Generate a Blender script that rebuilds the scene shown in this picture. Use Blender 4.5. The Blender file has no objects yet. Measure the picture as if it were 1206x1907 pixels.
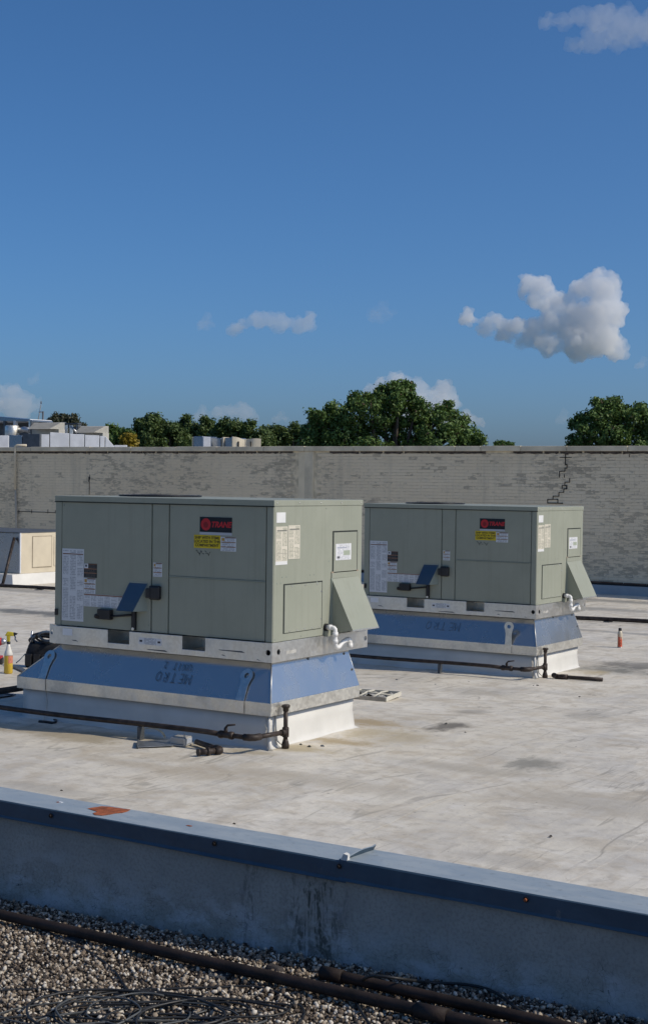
import bpy, bmesh, math, random
import numpy as np
from mathutils import Matrix, Vector

random.seed(7)
rng = np.random.default_rng(7)
sc = bpy.context.scene
R = math.radians

# ---------------------------------------------------------------- camera
# world axes: +X along the long side of the rooftop units (right, towards the viewer),
# +Y away from the viewer, Z up from the white roof
FPX, CX, CY = 2760.0, 603.0, 953.5
PIT, ROL, YAW, EYE = 0.0198, 0.0132, 0.562, 2.05


def cam_matrix():
    B = np.array([[1, 0, 0], [0, 0, -1], [0, 1, 0.0]])
    c, s = math.cos(PIT), math.sin(PIT)
    P = np.array([[1, 0, 0], [0, c, -s], [0, s, c]])
    c, s = math.cos(ROL), math.sin(ROL)
    Q = np.array([[c, -s, 0], [s, c, 0], [0, 0, 1]])
    c, s = math.cos(YAW), math.sin(YAW)
    Y = np.array([[c, s, 0], [-s, c, 0], [0, 0, 1]])
    return Q @ P @ B @ Y


MM = cam_matrix()
EYEP = np.array([0, 0, EYE])


def ray(px, py):
    return MM.T @ np.array([(px - CX) / FPX, (py - CY) / FPX, 1.0])


def onz(px, py, z=0.0):
    d = ray(px, py)
    return EYEP + (z - EYE) / d[2] * d


def onw(px, py, w):
    d = ray(px, py)
    return EYEP + w / d[1] * d


def onu(px, py, u):
    d = ray(px, py)
    return EYEP + u / d[0] * d


def at_depth(px, py, D):
    return EYEP + D * ray(px, py)


def project(p):
    q = MM @ (np.asarray(p, float) - EYEP)
    return CX + FPX * q[0] / q[2], CY + FPX * q[1] / q[2], q[2]


cam_data = bpy.data.cameras.new('camera')
cam = bpy.data.objects.new('camera', cam_data)
sc.collection.objects.link(cam)
cam_data.sensor_fit = 'VERTICAL'
cam_data.sensor_height = 36.0
cam_data.lens = 36.0 * FPX / 1907.0
cam_data.clip_start = 0.1
cam_data.clip_end = 30000
m3 = np.stack([MM[0], -MM[1], -MM[2]], 1)
mw = Matrix([[*m3[0], 0], [*m3[1], 0], [*m3[2], EYE], [0, 0, 0, 1]])
cam.matrix_world = mw
sc.camera = cam

# ---------------------------------------------------------------- sky and sun
SUN_EL = R(41)
SUN_DIR = np.array([0.965, 0.262])          # horizontal direction towards the sun
SUN_DIR = SUN_DIR / np.linalg.norm(SUN_DIR)
world = bpy.data.worlds.new('World')
sc.world = world
world.use_nodes = True
wn = world.node_tree.nodes
bg = wn['Background']
sky = wn.new('ShaderNodeTexSky')
sky.sky_type = 'NISHITA'
sky.sun_disc = False
sky.sun_elevation = SUN_EL
sky.sun_rotation = math.atan2(SUN_DIR[0], SUN_DIR[1])
sky.altitude = 0
sky.air_density = 0.7
sky.dust_density = 1.9
sky.ozone_density = 10.0
hs = wn.new('ShaderNodeHueSaturation')
hs.inputs['Saturation'].default_value = 1.07
hs.inputs['Hue'].default_value = 0.495
world.node_tree.links.new(sky.outputs[0], hs.inputs['Color'])
world.node_tree.links.new(hs.outputs[0], bg.inputs[0])
bg.inputs[1].default_value = 0.115

sd = bpy.data.lights.new('sun', 'SUN')
sd.energy = 3.0
sd.angle = R(0.53)
sd.color = (1.0, 0.90, 0.74)
sun = bpy.data.objects.new('sun', sd)
sc.collection.objects.link(sun)
sv = Vector((SUN_DIR[0] * math.cos(SUN_EL), SUN_DIR[1] * math.cos(SUN_EL), math.sin(SUN_EL)))
sun.rotation_euler = sv.to_track_quat('Z', 'Y').to_euler()
sun.location = (20, 10, 30)

sc.view_settings.view_transform = 'Standard'
sc.view_settings.look = 'None'
sc.view_settings.gamma = 1.0
sc.view_settings.use_curve_mapping = False
sc.view_settings.exposure = 0.0
sc.cycles.volume_bounces = 8
sc.cycles.max_bounces = 12


# ---------------------------------------------------------------- material helpers
class NT:
    def __init__(self, name):
        self.m = bpy.data.materials.new(name)
        self.m.use_nodes = True
        self.t = self.m.node_tree
        self.n = self.t.nodes
        self.b = self.n['Principled BSDF']

    def node(self, typ, **kw):
        nd = self.n.new(typ)
        for k, v in kw.items():
            setattr(nd, k, v)
        return nd

    def put(self, sock, v):
        if isinstance(v, bpy.types.NodeSocket):
            self.t.links.new(v, sock)
        elif isinstance(v, (tuple, list)) and len(v) == 3 and sock.type == 'RGBA':
            sock.default_value = (*v, 1)
        else:
            sock.default_value = v

    def math(self, op, a, b=0.0, c=0.0, clamp=False):
        nd = self.node('ShaderNodeMath', operation=op, use_clamp=clamp)
        self.put(nd.inputs[0], a)
        self.put(nd.inputs[1], b)
        self.put(nd.inputs[2], c)
        return nd.outputs[0]

    def vmath(self, op, a, b=(0, 0, 0), out=0):
        nd = self.node('ShaderNodeVectorMath', operation=op)
        self.put(nd.inputs[0], a)
        self.put(nd.inputs[1], b)
        return nd.outputs[out]

    def coords(self, kind='Object'):
        return self.node('ShaderNodeTexCoord').outputs[kind]

    def pos(self):
        return self.node('ShaderNodeNewGeometry').outputs['Position']

    def sep(self, v):
        nd = self.node('ShaderNodeSeparateXYZ')
        self.put(nd.inputs[0], v)
        return nd.outputs

    def scale(self, v, s, off=(0, 0, 0)):
        nd = self.node('ShaderNodeMapping')
        self.put(nd.inputs[0], v)
        nd.inputs[1].default_value = off
        nd.inputs[3].default_value = s
        return nd.outputs[0]

    def noise(self, v, s=5.0, detail=4.0, rough=0.55, dist=0.0):
        nd = self.node('ShaderNodeTexNoise')
        self.put(nd.inputs['Vector'], v)
        nd.inputs['Scale'].default_value = s
        nd.inputs['Detail'].default_value = detail
        nd.inputs['Roughness'].default_value = rough
        nd.inputs['Distortion'].default_value = dist
        return nd.outputs['Fac']

    def ramp(self, f, a, b, to0=0.0, to1=1.0, smooth=True):
        nd = self.node('ShaderNodeMapRange', interpolation_type='SMOOTHSTEP' if smooth else 'LINEAR')
        self.put(nd.inputs[0], f)
        nd.inputs[1].default_value = a
        nd.inputs[2].default_value = b
        nd.inputs[3].default_value = to0
        nd.inputs[4].default_value = to1
        return nd.outputs[0]

    def mix(self, f, a, b, blend='MIX'):
        nd = self.node('ShaderNodeMix', data_type='RGBA', blend_type=blend)
        self.put(nd.inputs[0], f)
        self.put(nd.inputs[6], a)
        self.put(nd.inputs[7], b)
        return nd.outputs[2]

    def bump(self, h, strength=0.3, dist=0.01, prev=None):
        nd = self.node('ShaderNodeBump')
        nd.inputs['Strength'].default_value = strength
        nd.inputs['Distance'].default_value = dist
        self.put(nd.inputs['Height'], h)
        if prev is not None:
            self.t.links.new(prev, nd.inputs['Normal'])
        return nd.outputs[0]

    def done(self, col=None, rough=None, metal=None, normal=None, spec=None):
        if col is not None:
            self.put(self.b.inputs['Base Color'], col)
        if rough is not None:
            self.put(self.b.inputs['Roughness'], rough)
        if metal is not None:
            self.put(self.b.inputs['Metallic'], metal)
        if spec is not None:
            self.put(self.b.inputs['Specular IOR Level'], spec)
        if normal is not None:
            self.t.links.new(normal, self.b.inputs['Normal'])
        return self.m


def simple(name, col, rough=0.5, metal=0.0, var=0.12, scale=8.0, bump=0.0, spec=0.4):
    k = NT(name)
    v = k.coords('Object')
    n = k.noise(v, scale, 5)
    f = k.ramp(n, 0.3, 0.7)
    c0 = tuple(max(0, x * (1 - var)) for x in col)
    c1 = tuple(min(1, x * (1 + var)) for x in col)
    nm = None
    if bump:
        nm = k.bump(k.noise(v, scale * 6, 4), bump, 0.004)
    rr = k.ramp(k.noise(v, scale * 1.7, 3), 0.3, 0.7, rough * 0.85, min(1, rough * 1.15))
    return k.done(k.mix(f, c0, c1), rr, metal, nm, spec)


MAT = {}


def make_roof():
    k = NT('white_membrane')
    p = k.pos()
    big = k.noise(k.scale(p, (0.35, 0.5, 1)), 1.0, 5, 0.6, 0.6)
    mid = k.noise(k.scale(p, (1.6, 1.1, 1)), 1.0, 6, 0.62, 0.8)
    fine = k.noise(p, 9.0, 6, 0.7)
    streak = k.noise(k.scale(p, (5.5, 0.45, 1)), 1.0, 5, 0.6, 0.9)
    cross = k.noise(k.scale(p, (1.2, 4.0, 1), (3, 5, 0)), 1.0, 5, 0.65, 0.7)
    c = k.mix(k.ramp(big, 0.35, 0.68), (0.65, 0.60, 0.50), (0.74, 0.69, 0.59))
    c = k.mix(k.ramp(mid, 0.42, 0.70, 0, 0.75), c, (0.50, 0.475, 0.43))
    c = k.mix(k.ramp(streak, 0.52, 0.72, 0, 0.45), c, (0.47, 0.44, 0.39))
    c = k.mix(k.ramp(cross, 0.52, 0.75, 0, 0.5), c, (0.71, 0.68, 0.62))
    patchy = k.noise(k.scale(p, (1, 1, 1), (11, 4, 0)), 3.2, 6, 0.68, 0.5)
    c = k.mix(k.ramp(patchy, 0.47, 0.64, 0, 0.6), c, (0.51, 0.445, 0.345))
    c = k.mix(k.ramp(k.noise(k.scale(p, (0.9, 1.6, 1), (3, 17, 0)), 1.0, 6, 0.7, 1.0), 0.54, 0.68, 0, 0.5), c, (0.45, 0.38, 0.28))
    c = k.mix(k.ramp(patchy, 0.44, 0.30, 0, 0.5), c, (0.74, 0.71, 0.65))
    c = k.mix(k.ramp(fine, 0.48, 0.70, 0, 0.65), c, (0.42, 0.385, 0.325))
    # long thin wrinkles and scuffs running away from the viewer, and short ones across
    for (sx_, sy_, off_, msk, amt) in ((3.4, 0.28, (2, 9, 0), 0.5, 0.6), (1.1, 0.22, (5, 3, 0), 0.46, 0.6), (0.5, 2.6, (8, 1, 0), 0.52, 0.4), (1.5, 3.8, (1, 6, 0), 0.52, 0.35)):
        rn = k.noise(k.scale(p, (sx_, sy_, 1), off_), 1.0, 4, 0.55, 0.7)
        rd = k.ramp(k.math('ABSOLUTE', k.math('SUBTRACT', rn, 0.5)), 0.0, 0.014, 1.0, 0.0)
        mk = k.ramp(k.noise(k.scale(p, (1, 1, 1), off_), 1.3, 3), msk, msk + 0.14)
        c = k.mix(k.math('MULTIPLY', k.math('MULTIPLY', rd, mk), amt), c, (0.29, 0.265, 0.22))
    wob = k.vmath('ADD', p, k.vmath('SCALE', k.vmath('SUBTRACT', _nvec(k, p, 2.2), (0.5, 0.5, 0.5)), (0, 0, 0)))
    # dirt stains with a shape of their own
    for (u, w, ru, rw, col, amt) in STAINS:
        d = k.vmath('MULTIPLY', k.vmath('SUBTRACT', p, (u, w, 0)), (1 / ru, 1 / rw, 0))
        ln = k.vmath('LENGTH', d, out=1)
        ln = k.math('ADD', ln, k.math('MULTIPLY', k.math('SUBTRACT', mid, 0.5), 2.2))
        ln = k.math('ADD', ln, k.math('MULTIPLY', k.math('SUBTRACT', fine, 0.5), 1.6))
        c = k.mix(k.ramp(ln, 0.25, 1.0, amt, 0.0), c, col)
    # specks of grit
    sp = k.noise(k.scale(p, (1, 1, 1), (7, 1, 0)), 26.0, 2, 0.5)
    c = k.mix(k.ramp(sp, 0.735, 0.77, 0, 0.8), c, (0.12, 0.11, 0.10))
    n1 = k.bump(k.noise(k.scale(p, (2.6, 0.5, 1)), 1.0, 4, 0.6, 0.8), 0.6, 0.018)
    n2 = k.bump(mid, 0.45, 0.02, n1)
    n3 = k.bump(fine, 0.35, 0.008, n2)
    MAT['roof'] = k.done(c, 0.62, 0, n3, 0.3)


def _nvec(k, v, s):
    nd = k.node('ShaderNodeTexNoise')
    k.put(nd.inputs['Vector'], v)
    nd.inputs['Scale'].default_value = s
    return nd.outputs['Color']


def make_galv(name, base=(0.50, 0.52, 0.54), rough=0.36, metal=0.9, spangle=1.0, dirt=0.3):
    k = NT(name)
    v = k.coords('Object')
    vo = k.node('ShaderNodeTexVoronoi')
    k.put(vo.inputs['Vector'], v)
    vo.inputs['Scale'].default_value = 45
    sp = k.sep(vo.outputs['Color'])[0]
    big = k.noise(v, 4.5, 5, 0.6, 0.4)
    c = k.mix(k.ramp(sp, 0, 1, 0, spangle), tuple(x * 0.92 for x in base), tuple(min(1, x * 1.06) for x in base))
    c = k.mix(k.ramp(big, 0.5, 0.72, 0, dirt), c, tuple(x * 0.62 for x in base))
    r = k.ramp(k.math('ADD', big, k.math('MULTIPLY', sp, 0.25 * spangle)), 0.35, 0.85, rough * 0.8, rough * 1.35)
    n = k.bump(k.noise(v, 2.2, 3), 0.12, 0.02)
    return k.done(c, r, metal, n)


def make_label(name, cols=3, lines=40, paper=(0.62, 0.64, 0.66), ink=(0.25, 0.27, 0.30), bars=(), axis=0, blocks=True, margin=0.08):
    """printed label: columns of small print and coloured heading bars (Generated: across, up)"""
    k = NT(name)
    g = k.sep(k.coords('Generated'))
    x, z = g[axis], g[2]
    ln = k.math('FRACT', k.math('MULTIPLY', z, lines))
    row = k.math('FLOOR', k.math('MULTIPLY', z, lines))
    cx = k.math('FRACT', k.math('MULTIPLY', x, cols))
    co = k.math('FLOOR', k.math('MULTIPLY', x, cols))
    comb = k.node('ShaderNodeCombineXYZ')
    k.put(comb.inputs[0], k.math('MULTIPLY', x, 14.0 * cols / 2))
    k.put(comb.inputs[1], k.math('MULTIPLY', row, 3.7))
    k.put(comb.inputs[2], co)
    words = k.noise(comb.outputs[0], 1.3, 2)
    f = k.math('MULTIPLY', k.ramp(ln, 0.25, 0.45), k.ramp(words, 0.40, 0.47))
    f = k.math('MULTIPLY', f, k.math('MULTIPLY', k.ramp(cx, margin, margin + 0.03), k.ramp(cx, 1 - margin, 0.97 - margin)))
    if blocks:
        c2 = k.node('ShaderNodeCombineXYZ')
        k.put(c2.inputs[1], k.math('MULTIPLY', z, 9.0))
        k.put(c2.inputs[0], k.math('MULTIPLY', co, 5.3))
        f = k.math('MULTIPLY', f, k.ramp(k.noise(c2.outputs[0], 1.0, 1), 0.36, 0.42))
    f = k.math('MULTIPLY', f, k.math('MULTIPLY', k.ramp(z, 0.01, 0.03), k.ramp(z, 0.99, 0.97)))
    c = k.mix(k.math('MULTIPLY', f, 0.75), paper, ink)
    for (z0, z1, x0, x1, col) in bars:
        a = k.math('MULTIPLY', k.math('GREATER_THAN', z, z0), k.math('LESS_THAN', z, z1))
        b = k.math('MULTIPLY', k.math('GREATER_THAN', x, x0), k.math('LESS_THAN', x, x1))
        c = k.mix(k.math('MULTIPLY', a, b), c, col)
    return k.done(c, 0.4, 0, None, 0.4)


# ---------------------------------------------------------------- mesh helpers
class MB:
    def __init__(self, off=(0, 0, 0)):
        self.v, self.f, self.s = [], [], []
        self.o = off

    def add(self, vs, fs, smooth=False):
        b = len(self.v)
        o = self.o
        self.v += [(x[0] + o[0], x[1] + o[1], x[2] + o[2]) for x in vs]
        self.f += [tuple(b + i for i in f) for f in fs]
        self.s += [smooth] * len(fs)
        return self

    def box(self, a, b):
        x0, y0, z0 = (min(a[i], b[i]) for i in range(3))
        x1, y1, z1 = (max(a[i], b[i]) for i in range(3))
        return self.add([(x0, y0, z0), (x1, y0, z0), (x1, y1, z0), (x0, y1, z0), (x0, y0, z1), (x1, y0, z1), (x1, y1, z1), (x0, y1, z1)],
                        [(3, 2, 1, 0), (4, 5, 6, 7), (0, 1, 5, 4), (1, 2, 6, 5), (2, 3, 7, 6), (3, 0, 4, 7)])

    def hull(self, bot, top, smooth=False):
        """two matching rings of points joined into a closed solid"""
        n = len(bot)
        fs = [tuple(range(n - 1, -1, -1)), tuple(range(n, 2 * n))]
        fs += [(i, (i + 1) % n, n + (i + 1) % n, n + i) for i in range(n)]
        return self.add(list(bot) + list(top), fs, smooth)

    def tube(self, pts, r, seg=10, cap=True, closed=False):
        pts = [Vector(p) for p in pts]
        n = len(pts)
        rs = r if isinstance(r, (list, tuple)) else [r] * n
        vs, fs = [], []
        prev = None
        for i, p in enumerate(pts):
            a = pts[i - 1] if (i > 0 or closed) else p
            b = pts[(i + 1) % n] if (i < n - 1 or closed) else p
            t = (b - a).normalized()
            if prev is None:
                x = t.orthogonal().normalized()
            else:
                x = (prev - t * prev.dot(t))
                x = x.normalized() if x.length > 1e-6 else t.orthogonal().normalized()
            prev = x
            y = t.cross(x)
            for k in range(seg):
                an = 2 * math.pi * k / seg
                vs.append(tuple(p + (x * math.cos(an) + y * math.sin(an)) * rs[i]))
        for i in range(n if closed else n - 1):
            j = (i + 1) % n
            for k in range(seg):
                q = (k + 1) % seg
                fs.append((i * seg + k, i * seg + q, j * seg + q, j * seg + k))
        self.add(vs, fs, True)
        if cap and not closed:
            b = len(self.v) - len(vs)
            self.f.append(tuple(b + k for k in range(seg - 1, -1, -1)))
            self.f.append(tuple(b + (n - 1) * seg + k for k in range(seg)))
            self.s += [False, False]
        return self

    def lathe(self, prof, c=(0, 0, 0), seg=20, axis='z'):
        vs, fs = [], []
        for (r, h) in prof:
            for k in range(seg):
                a = 2 * math.pi * k / seg
                x, y = r * math.cos(a), r * math.sin(a)
                q = {'z': (x, y, h), 'x': (h, x, y), 'y': (y, h, x)}[axis]
                vs.append((c[0] + q[0], c[1] + q[1], c[2] + q[2]))
        n = len(prof)
        for i in range(n - 1):
            for k in range(seg):
                q = (k + 1) % seg
                fs.append((i * seg + k, i * seg + q, (i + 1) * seg + q, (i + 1) * seg + k))
        fs.append(tuple(range(seg - 1, -1, -1)))
        fs.append(tuple((n - 1) * seg + k for k in range(seg)))
        b = len(self.f)
        self.add(vs, fs, True)
        self.s[-1] = self.s[-2] = False
        return self

    def holed(self, a0, a1, b0, b1, ca, cb, r, t0, t1, plane='xz', seg=20):
        """plate with a round hole; plane xz -> thickness along y, plane yz -> thickness along x"""
        ring, sq = [], []
        for k in range(seg):
            an = 2 * math.pi * k / seg
            c, s = math.cos(an), math.sin(an)
            ring.append((ca + r * c, cb + r * s))
            ta = ((a1 - ca) / c if c > 1e-9 else (a0 - ca) / c if c < -1e-9 else 1e9)
            tb = ((b1 - cb) / s if s > 1e-9 else (b0 - cb) / s if s < -1e-9 else 1e9)
            t = min(ta, tb)
            sq.append((ca + t * c, cb + t * s))
        # snap nearest points to the corners
        for cor in ((a0, b0), (a1, b0), (a1, b1), (a0, b1)):
            i = min(range(seg), key=lambda i: (sq[i][0] - cor[0]) ** 2 + (sq[i][1] - cor[1]) ** 2)
            sq[i] = cor
        P = (lambda a, b, t: (a, t, b)) if plane == 'xz' else (lambda a, b, t: (t, a, b))
        vs = [P(*q, t0) for q in ring] + [P(*q, t0) for q in sq] + [P(*q, t1) for q in ring] + [P(*q, t1) for q in sq]
        n = seg
        fs = []
        for i in range(n):
            j = (i + 1) % n
            fs += [(i, j, n + j, n + i), (2 * n + j, 2 * n + i, 3 * n + i, 3 * n + j), (n + i, n + j, 3 * n + j, 3 * n + i), (j, i, 2 * n + i, 2 * n + j)]
        return self.add(vs, fs)

    def mesh(self, name, mat=None):
        me = bpy.data.meshes.new(name)
        me.from_pydata(self.v, [], self.f)
        me.polygons.foreach_set('use_smooth', self.s)
        if mat is not None:
            me.materials.append(mat if not isinstance(mat, str) else MAT[mat])
        me.update()
        bm = bmesh.new()
        bm.from_mesh(me)
        bmesh.ops.recalc_face_normals(bm, faces=bm.faces)
        bm.to_mesh(me)
        bm.free()
        return me

    def build(self, name, mat, parent=None, bevel=0.0, loc=None, seg=2, label=None):
        o = bpy.data.objects.new(name, self.mesh(name, mat))
        sc.collection.objects.link(o)
        if parent is not None:
            o.parent = parent
        if loc is not None:
            o.location = loc
        if bevel:
            md = o.modifiers.new('bevel', 'BEVEL')
            md.width = bevel
            md.segments = seg
            md.limit_method = 'ANGLE'
            md.angle_limit = R(40)
            md.harden_normals = False
        if label:
            o['label'] = label
        return o


def thing(name, label, cat, loc=(0, 0, 0), rz=0.0, group=None):
    o = bpy.data.objects.new(name, None)
    o.empty_display_size = 0.2
    sc.collection.objects.link(o)
    o.location = loc
    o.rotation_euler = (0, 0, rz)
    return tag(o, label, cat, group)


def tag(o, label, cat=None, group=None):
    o['label'] = label
    if cat:
        o['category'] = cat
    if group:
        o['group'] = group
    return o


def struct(o):
    o['kind'] = 'structure'
    return o


def copy_tree(o, parent=None):
    c = o.copy()
    sc.collection.objects.link(c)
    c.parent = parent
    for ch in list(o.children):
        copy_tree(ch, c)
    return c


def text_mesh(body, size, shear=0.0, bold=0.0, extrude=0.0008, spacing=1.0):
    cu = bpy.data.curves.new('text', 'FONT')
    cu.body = body
    cu.size = size
    cu.shear = shear
    cu.offset = bold
    cu.extrude = extrude
    cu.space_character = spacing
    cu.align_x = 'CENTER'
    cu.align_y = 'CENTER'
    ob = bpy.data.objects.new('text', cu)
    sc.collection.objects.link(ob)
    dg = bpy.context.evaluated_depsgraph_get()
    me = bpy.data.meshes.new_from_object(ob.evaluated_get(dg))
    bpy.data.objects.remove(ob)
    bpy.data.curves.remove(cu)
    return me


def text_part(name, body, size, mat, parent, mtx, **kw):
    me = text_mesh(body, size, **kw)
    me.transform(mtx)
    me.materials.clear()
    me.materials.append(MAT[mat])
    o = bpy.data.objects.new(name, me)
    sc.collection.objects.link(o)
    o.parent = parent
    return o


def smooth01(a, b, x):
    t = min(1, max(0, (x - a) / (b - a)))
    return t * t * (3 - 2 * t)


def ground_z(w):
    return -0.10 * smooth01(10.8, 14.4, w)


def on_roof(px, py):
    z = 0.0
    for _ in range(8):
        p = onz(px, py, z)
        z = ground_z(p[1])
    return np.array([p[0], p[1], z])


# stains: pixel places on the white roof
STAINS = []
for (px, py, ru, rw, col, amt) in [
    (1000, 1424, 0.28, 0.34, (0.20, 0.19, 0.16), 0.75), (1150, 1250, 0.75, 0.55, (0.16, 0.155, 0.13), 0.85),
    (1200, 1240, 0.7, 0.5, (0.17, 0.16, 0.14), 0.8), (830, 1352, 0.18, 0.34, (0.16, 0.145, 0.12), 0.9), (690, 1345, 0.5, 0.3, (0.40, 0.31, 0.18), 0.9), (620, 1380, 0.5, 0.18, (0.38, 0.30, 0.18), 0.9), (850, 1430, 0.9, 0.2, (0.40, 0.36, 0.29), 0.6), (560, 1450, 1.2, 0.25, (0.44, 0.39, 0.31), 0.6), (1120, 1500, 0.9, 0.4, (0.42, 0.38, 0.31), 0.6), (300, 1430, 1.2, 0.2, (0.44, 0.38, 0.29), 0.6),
    (880, 1325, 0.2, 0.25, (0.22, 0.20, 0.17), 0.5), (740, 1375, 0.35, 0.45, (0.42, 0.36, 0.25), 0.75),
    (690, 1365, 0.3, 0.4, (0.45, 0.38, 0.25), 0.8), (560, 1395, 0.35, 0.2, (0.42, 0.35, 0.22), 0.85),
    (470, 1400, 0.4, 0.12, (0.42, 0.36, 0.25), 0.7), (100, 1365, 0.9, 0.25, (0.36, 0.30, 0.20), 0.8),
    (300, 1380, 0.8, 0.16, (0.38, 0.32, 0.22), 0.7), (1110, 1253, 0.3, 0.35, (0.42, 0.35, 0.22), 0.8),
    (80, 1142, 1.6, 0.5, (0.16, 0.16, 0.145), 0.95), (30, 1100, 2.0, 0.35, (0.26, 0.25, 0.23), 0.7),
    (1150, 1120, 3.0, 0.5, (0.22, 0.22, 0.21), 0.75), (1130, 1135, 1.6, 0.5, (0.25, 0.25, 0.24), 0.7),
    (1180, 1180, 2.0, 0.18, (0.28, 0.275, 0.26), 0.7), (820, 1245, 1.4, 0.3, (0.30, 0.26, 0.2), 0.6),
    (900, 1290, 0.5, 0.4, (0.3, 0.28, 0.24), 0.4), (60, 1465, 0.5, 0.2, (0.33, 0.31, 0.27), 0.5),
    (930, 1600, 0.5, 0.15, (0.4, 0.38, 0.34), 0.5), (1100, 1330, 0.3, 0.6, (0.36, 0.34, 0.3), 0.5),
]:
    q = on_roof(px, py)
    STAINS.append((float(q[0]), float(q[1]), ru, rw, col, amt))

make_roof()
MAT['galv'] = make_galv('galvanised_steel')
MAT['galv_rail'] = make_galv('galvanised_rail', (0.70, 0.685, 0.64), 0.36, 0.97, 0.8, 0.3)
MAT['galv_flange'] = make_galv('galvanised_flange', (0.76, 0.725, 0.64), 0.42, 0.9, 1.0, 0.5)
MAT['galv_slope'] = make_galv('mill_finish_sheet', (0.60, 0.61, 0.60), 0.25, 0.86, 0.08, 0.22)
k = NT('grey_green_cabinet_paint')
v = k.coords('Object')
pc = k.ramp(k.noise(v, 2.4, 5, 0.6), 0.3, 0.7)
c = k.mix(pc, (0.290, 0.304, 0.242), (0.320, 0.332, 0.266))
stk = k.noise(k.scale(v, (16, 16, 0.7)), 1.0, 5, 0.65, 0.3)
c = k.mix(k.ramp(stk, 0.52, 0.72, 0, 0.35), c, (0.245, 0.256, 0.20))
c = k.mix(k.ramp(k.noise(v, 30.0, 4, 0.7), 0.58, 0.75, 0, 0.35), c, (0.33, 0.345, 0.28))
nb = k.bump(k.noise(v, 1.5, 2, 0.4), 0.35, 0.02)
MAT['paint'] = k.done(c, k.ramp(stk, 0.3, 0.7, 0.40, 0.55), 0, nb, 0.22)
MAT['paint_dark'] = simple('cabinet_edge_paint', (0.25, 0.28, 0.235), 0.45, 0, 0.06, 4.0)
MAT['shield'] = make_galv('dark_shield_metal', (0.17, 0.19, 0.205), 0.38, 0.95, 0.2, 0.1)
MAT['black'] = simple('black_plastic', (0.018, 0.018, 0.02), 0.45, 0, 0.3)
MAT['gap'] = simple('panel_gap', (0.03, 0.035, 0.03), 0.8, 0, 0.1)
MAT['iron'] = simple('black_iron_pipe', (0.045, 0.034, 0.028), 0.55, 0.3, 0.5, 14, 0.3)
MAT['rust_iron'] = simple('rusty_pipe', (0.022, 0.014, 0.011), 0.75, 0.1, 0.55, 9, 0.5)
MAT['pvc'] = simple('white_pvc', (0.78, 0.77, 0.74), 0.4, 0, 0.04)
MAT['white_skin'] = simple('white_curb_membrane', (0.66, 0.645, 0.595), 0.55, 0, 0.06, 3.0, 0.12)
MAT['cream'] = simple('cream_metal', (0.60, 0.53, 0.40), 0.5, 0, 0.06, 3.0)
MAT['white_paint'] = simple('white_sheet_metal', (0.70, 0.71, 0.72), 0.45, 0, 0.10, 3.0)
MAT['tan'] = simple('tan_louvre_metal', (0.46, 0.44, 0.38), 0.55, 0, 0.08, 5.0)
MAT['dark_metal'] = simple('dark_grey_metal', (0.10, 0.11, 0.12), 0.5, 0.3, 0.2, 5.0)  # one even dark grey, shared by supports, scraps and backing plates
MAT['blue_metal'] = make_galv('blue_grey_sheet', (0.30, 0.33, 0.37), 0.3, 0.9, 0.4, 0.2)
MAT['red'] = simple('red_plastic', (0.42, 0.02, 0.02), 0.4)
MAT['logo_red'] = simple('logo_red', (0.45, 0.018, 0.025), 0.4, 0, 0.05)
MAT['logo_black'] = simple('logo_black', (0.008, 0.009, 0.014), 0.35, 0, 0.1)
MAT['ink'] = simple('marker_ink', (0.012, 0.014, 0.022), 0.5)
MAT['yellow_label'] = simple('yellow_label', (0.62, 0.47, 0.012), 0.45, 0, 0.06, 14)
MAT['yellow_ink'] = simple('label_ink', (0.075, 0.06, 0.02), 0.5)
MAT['paper'] = simple('white_sticker', (0.74, 0.75, 0.76), 0.45, 0, 0.03)
MAT['grey_tape'] = simple('grey_sticker', (0.42, 0.45, 0.50), 0.45, 0, 0.05)
MAT['rust'] = simple('rust_orange', (0.30, 0.085, 0.03), 0.85, 0, 0.35, 30, 0.3)
BR = (0.16, 0.07, 0.035)
MAT['lab_big'] = make_label('instruction_print', 3, 46, bars=((0.92, 0.935, 0.03, 0.97, BR), (0.62, 0.627, 0, 1, (0.62, 0.64, 0.66))))
MAT['lab_dark'] = make_label('dark_warning_print', 1, 9, (0.02, 0.02, 0.022), (0.09, 0.08, 0.075),
                             ((0.93, 0.99, 0.35, 1, BR), (0.60, 0.65, 0, 1, (0.3, 0.15, 0.08)), (0.30, 0.35, 0, 1, (0.3, 0.15, 0.08)), (0.66, 0.99, 0.02, 0.33, (0.62, 0.64, 0.66)), (0.76, 0.92, 0.10, 0.24, (0.02, 0.03, 0.05))), blocks=False)
MAT['lab_warn'] = make_label('warning_print', 1, 10, bars=((0.92, 0.99, 0.3, 1, BR), (0.60, 0.65, 0.02, 0.98, (0.28, 0.14, 0.05)), (0.28, 0.33, 0.02, 0.98, (0.28, 0.14, 0.05)), (0.72, 0.92, 0.06, 0.26, (0.42, 0.25, 0.05))), blocks=False)
MAT['lab_strip'] = make_label('strip_print', 6, 14, bars=((0.90, 0.99, 0.01, 0.99, (0.25, 0.12, 0.07)),))
MAT['lab_rail'] = make_label('rail_print', 1, 7, bars=((0.35, 0.65, 0.04, 0.16, (0.02, 0.02, 0.03)), (0.35, 0.65, 0.84, 0.96, (0.02, 0.02, 0.03))), margin=0.22, blocks=False)
MAT['lab_beige'] = make_label('rating_print', 2, 26, (0.66, 0.61, 0.50), (0.26, 0.27, 0.20), ((0.86, 0.90, 0.1, 0.95, (0.20, 0.20, 0.17)), (0.22, 0.23, 0.05, 0.95, (0.2, 0.2, 0.16))), axis=1)
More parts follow.
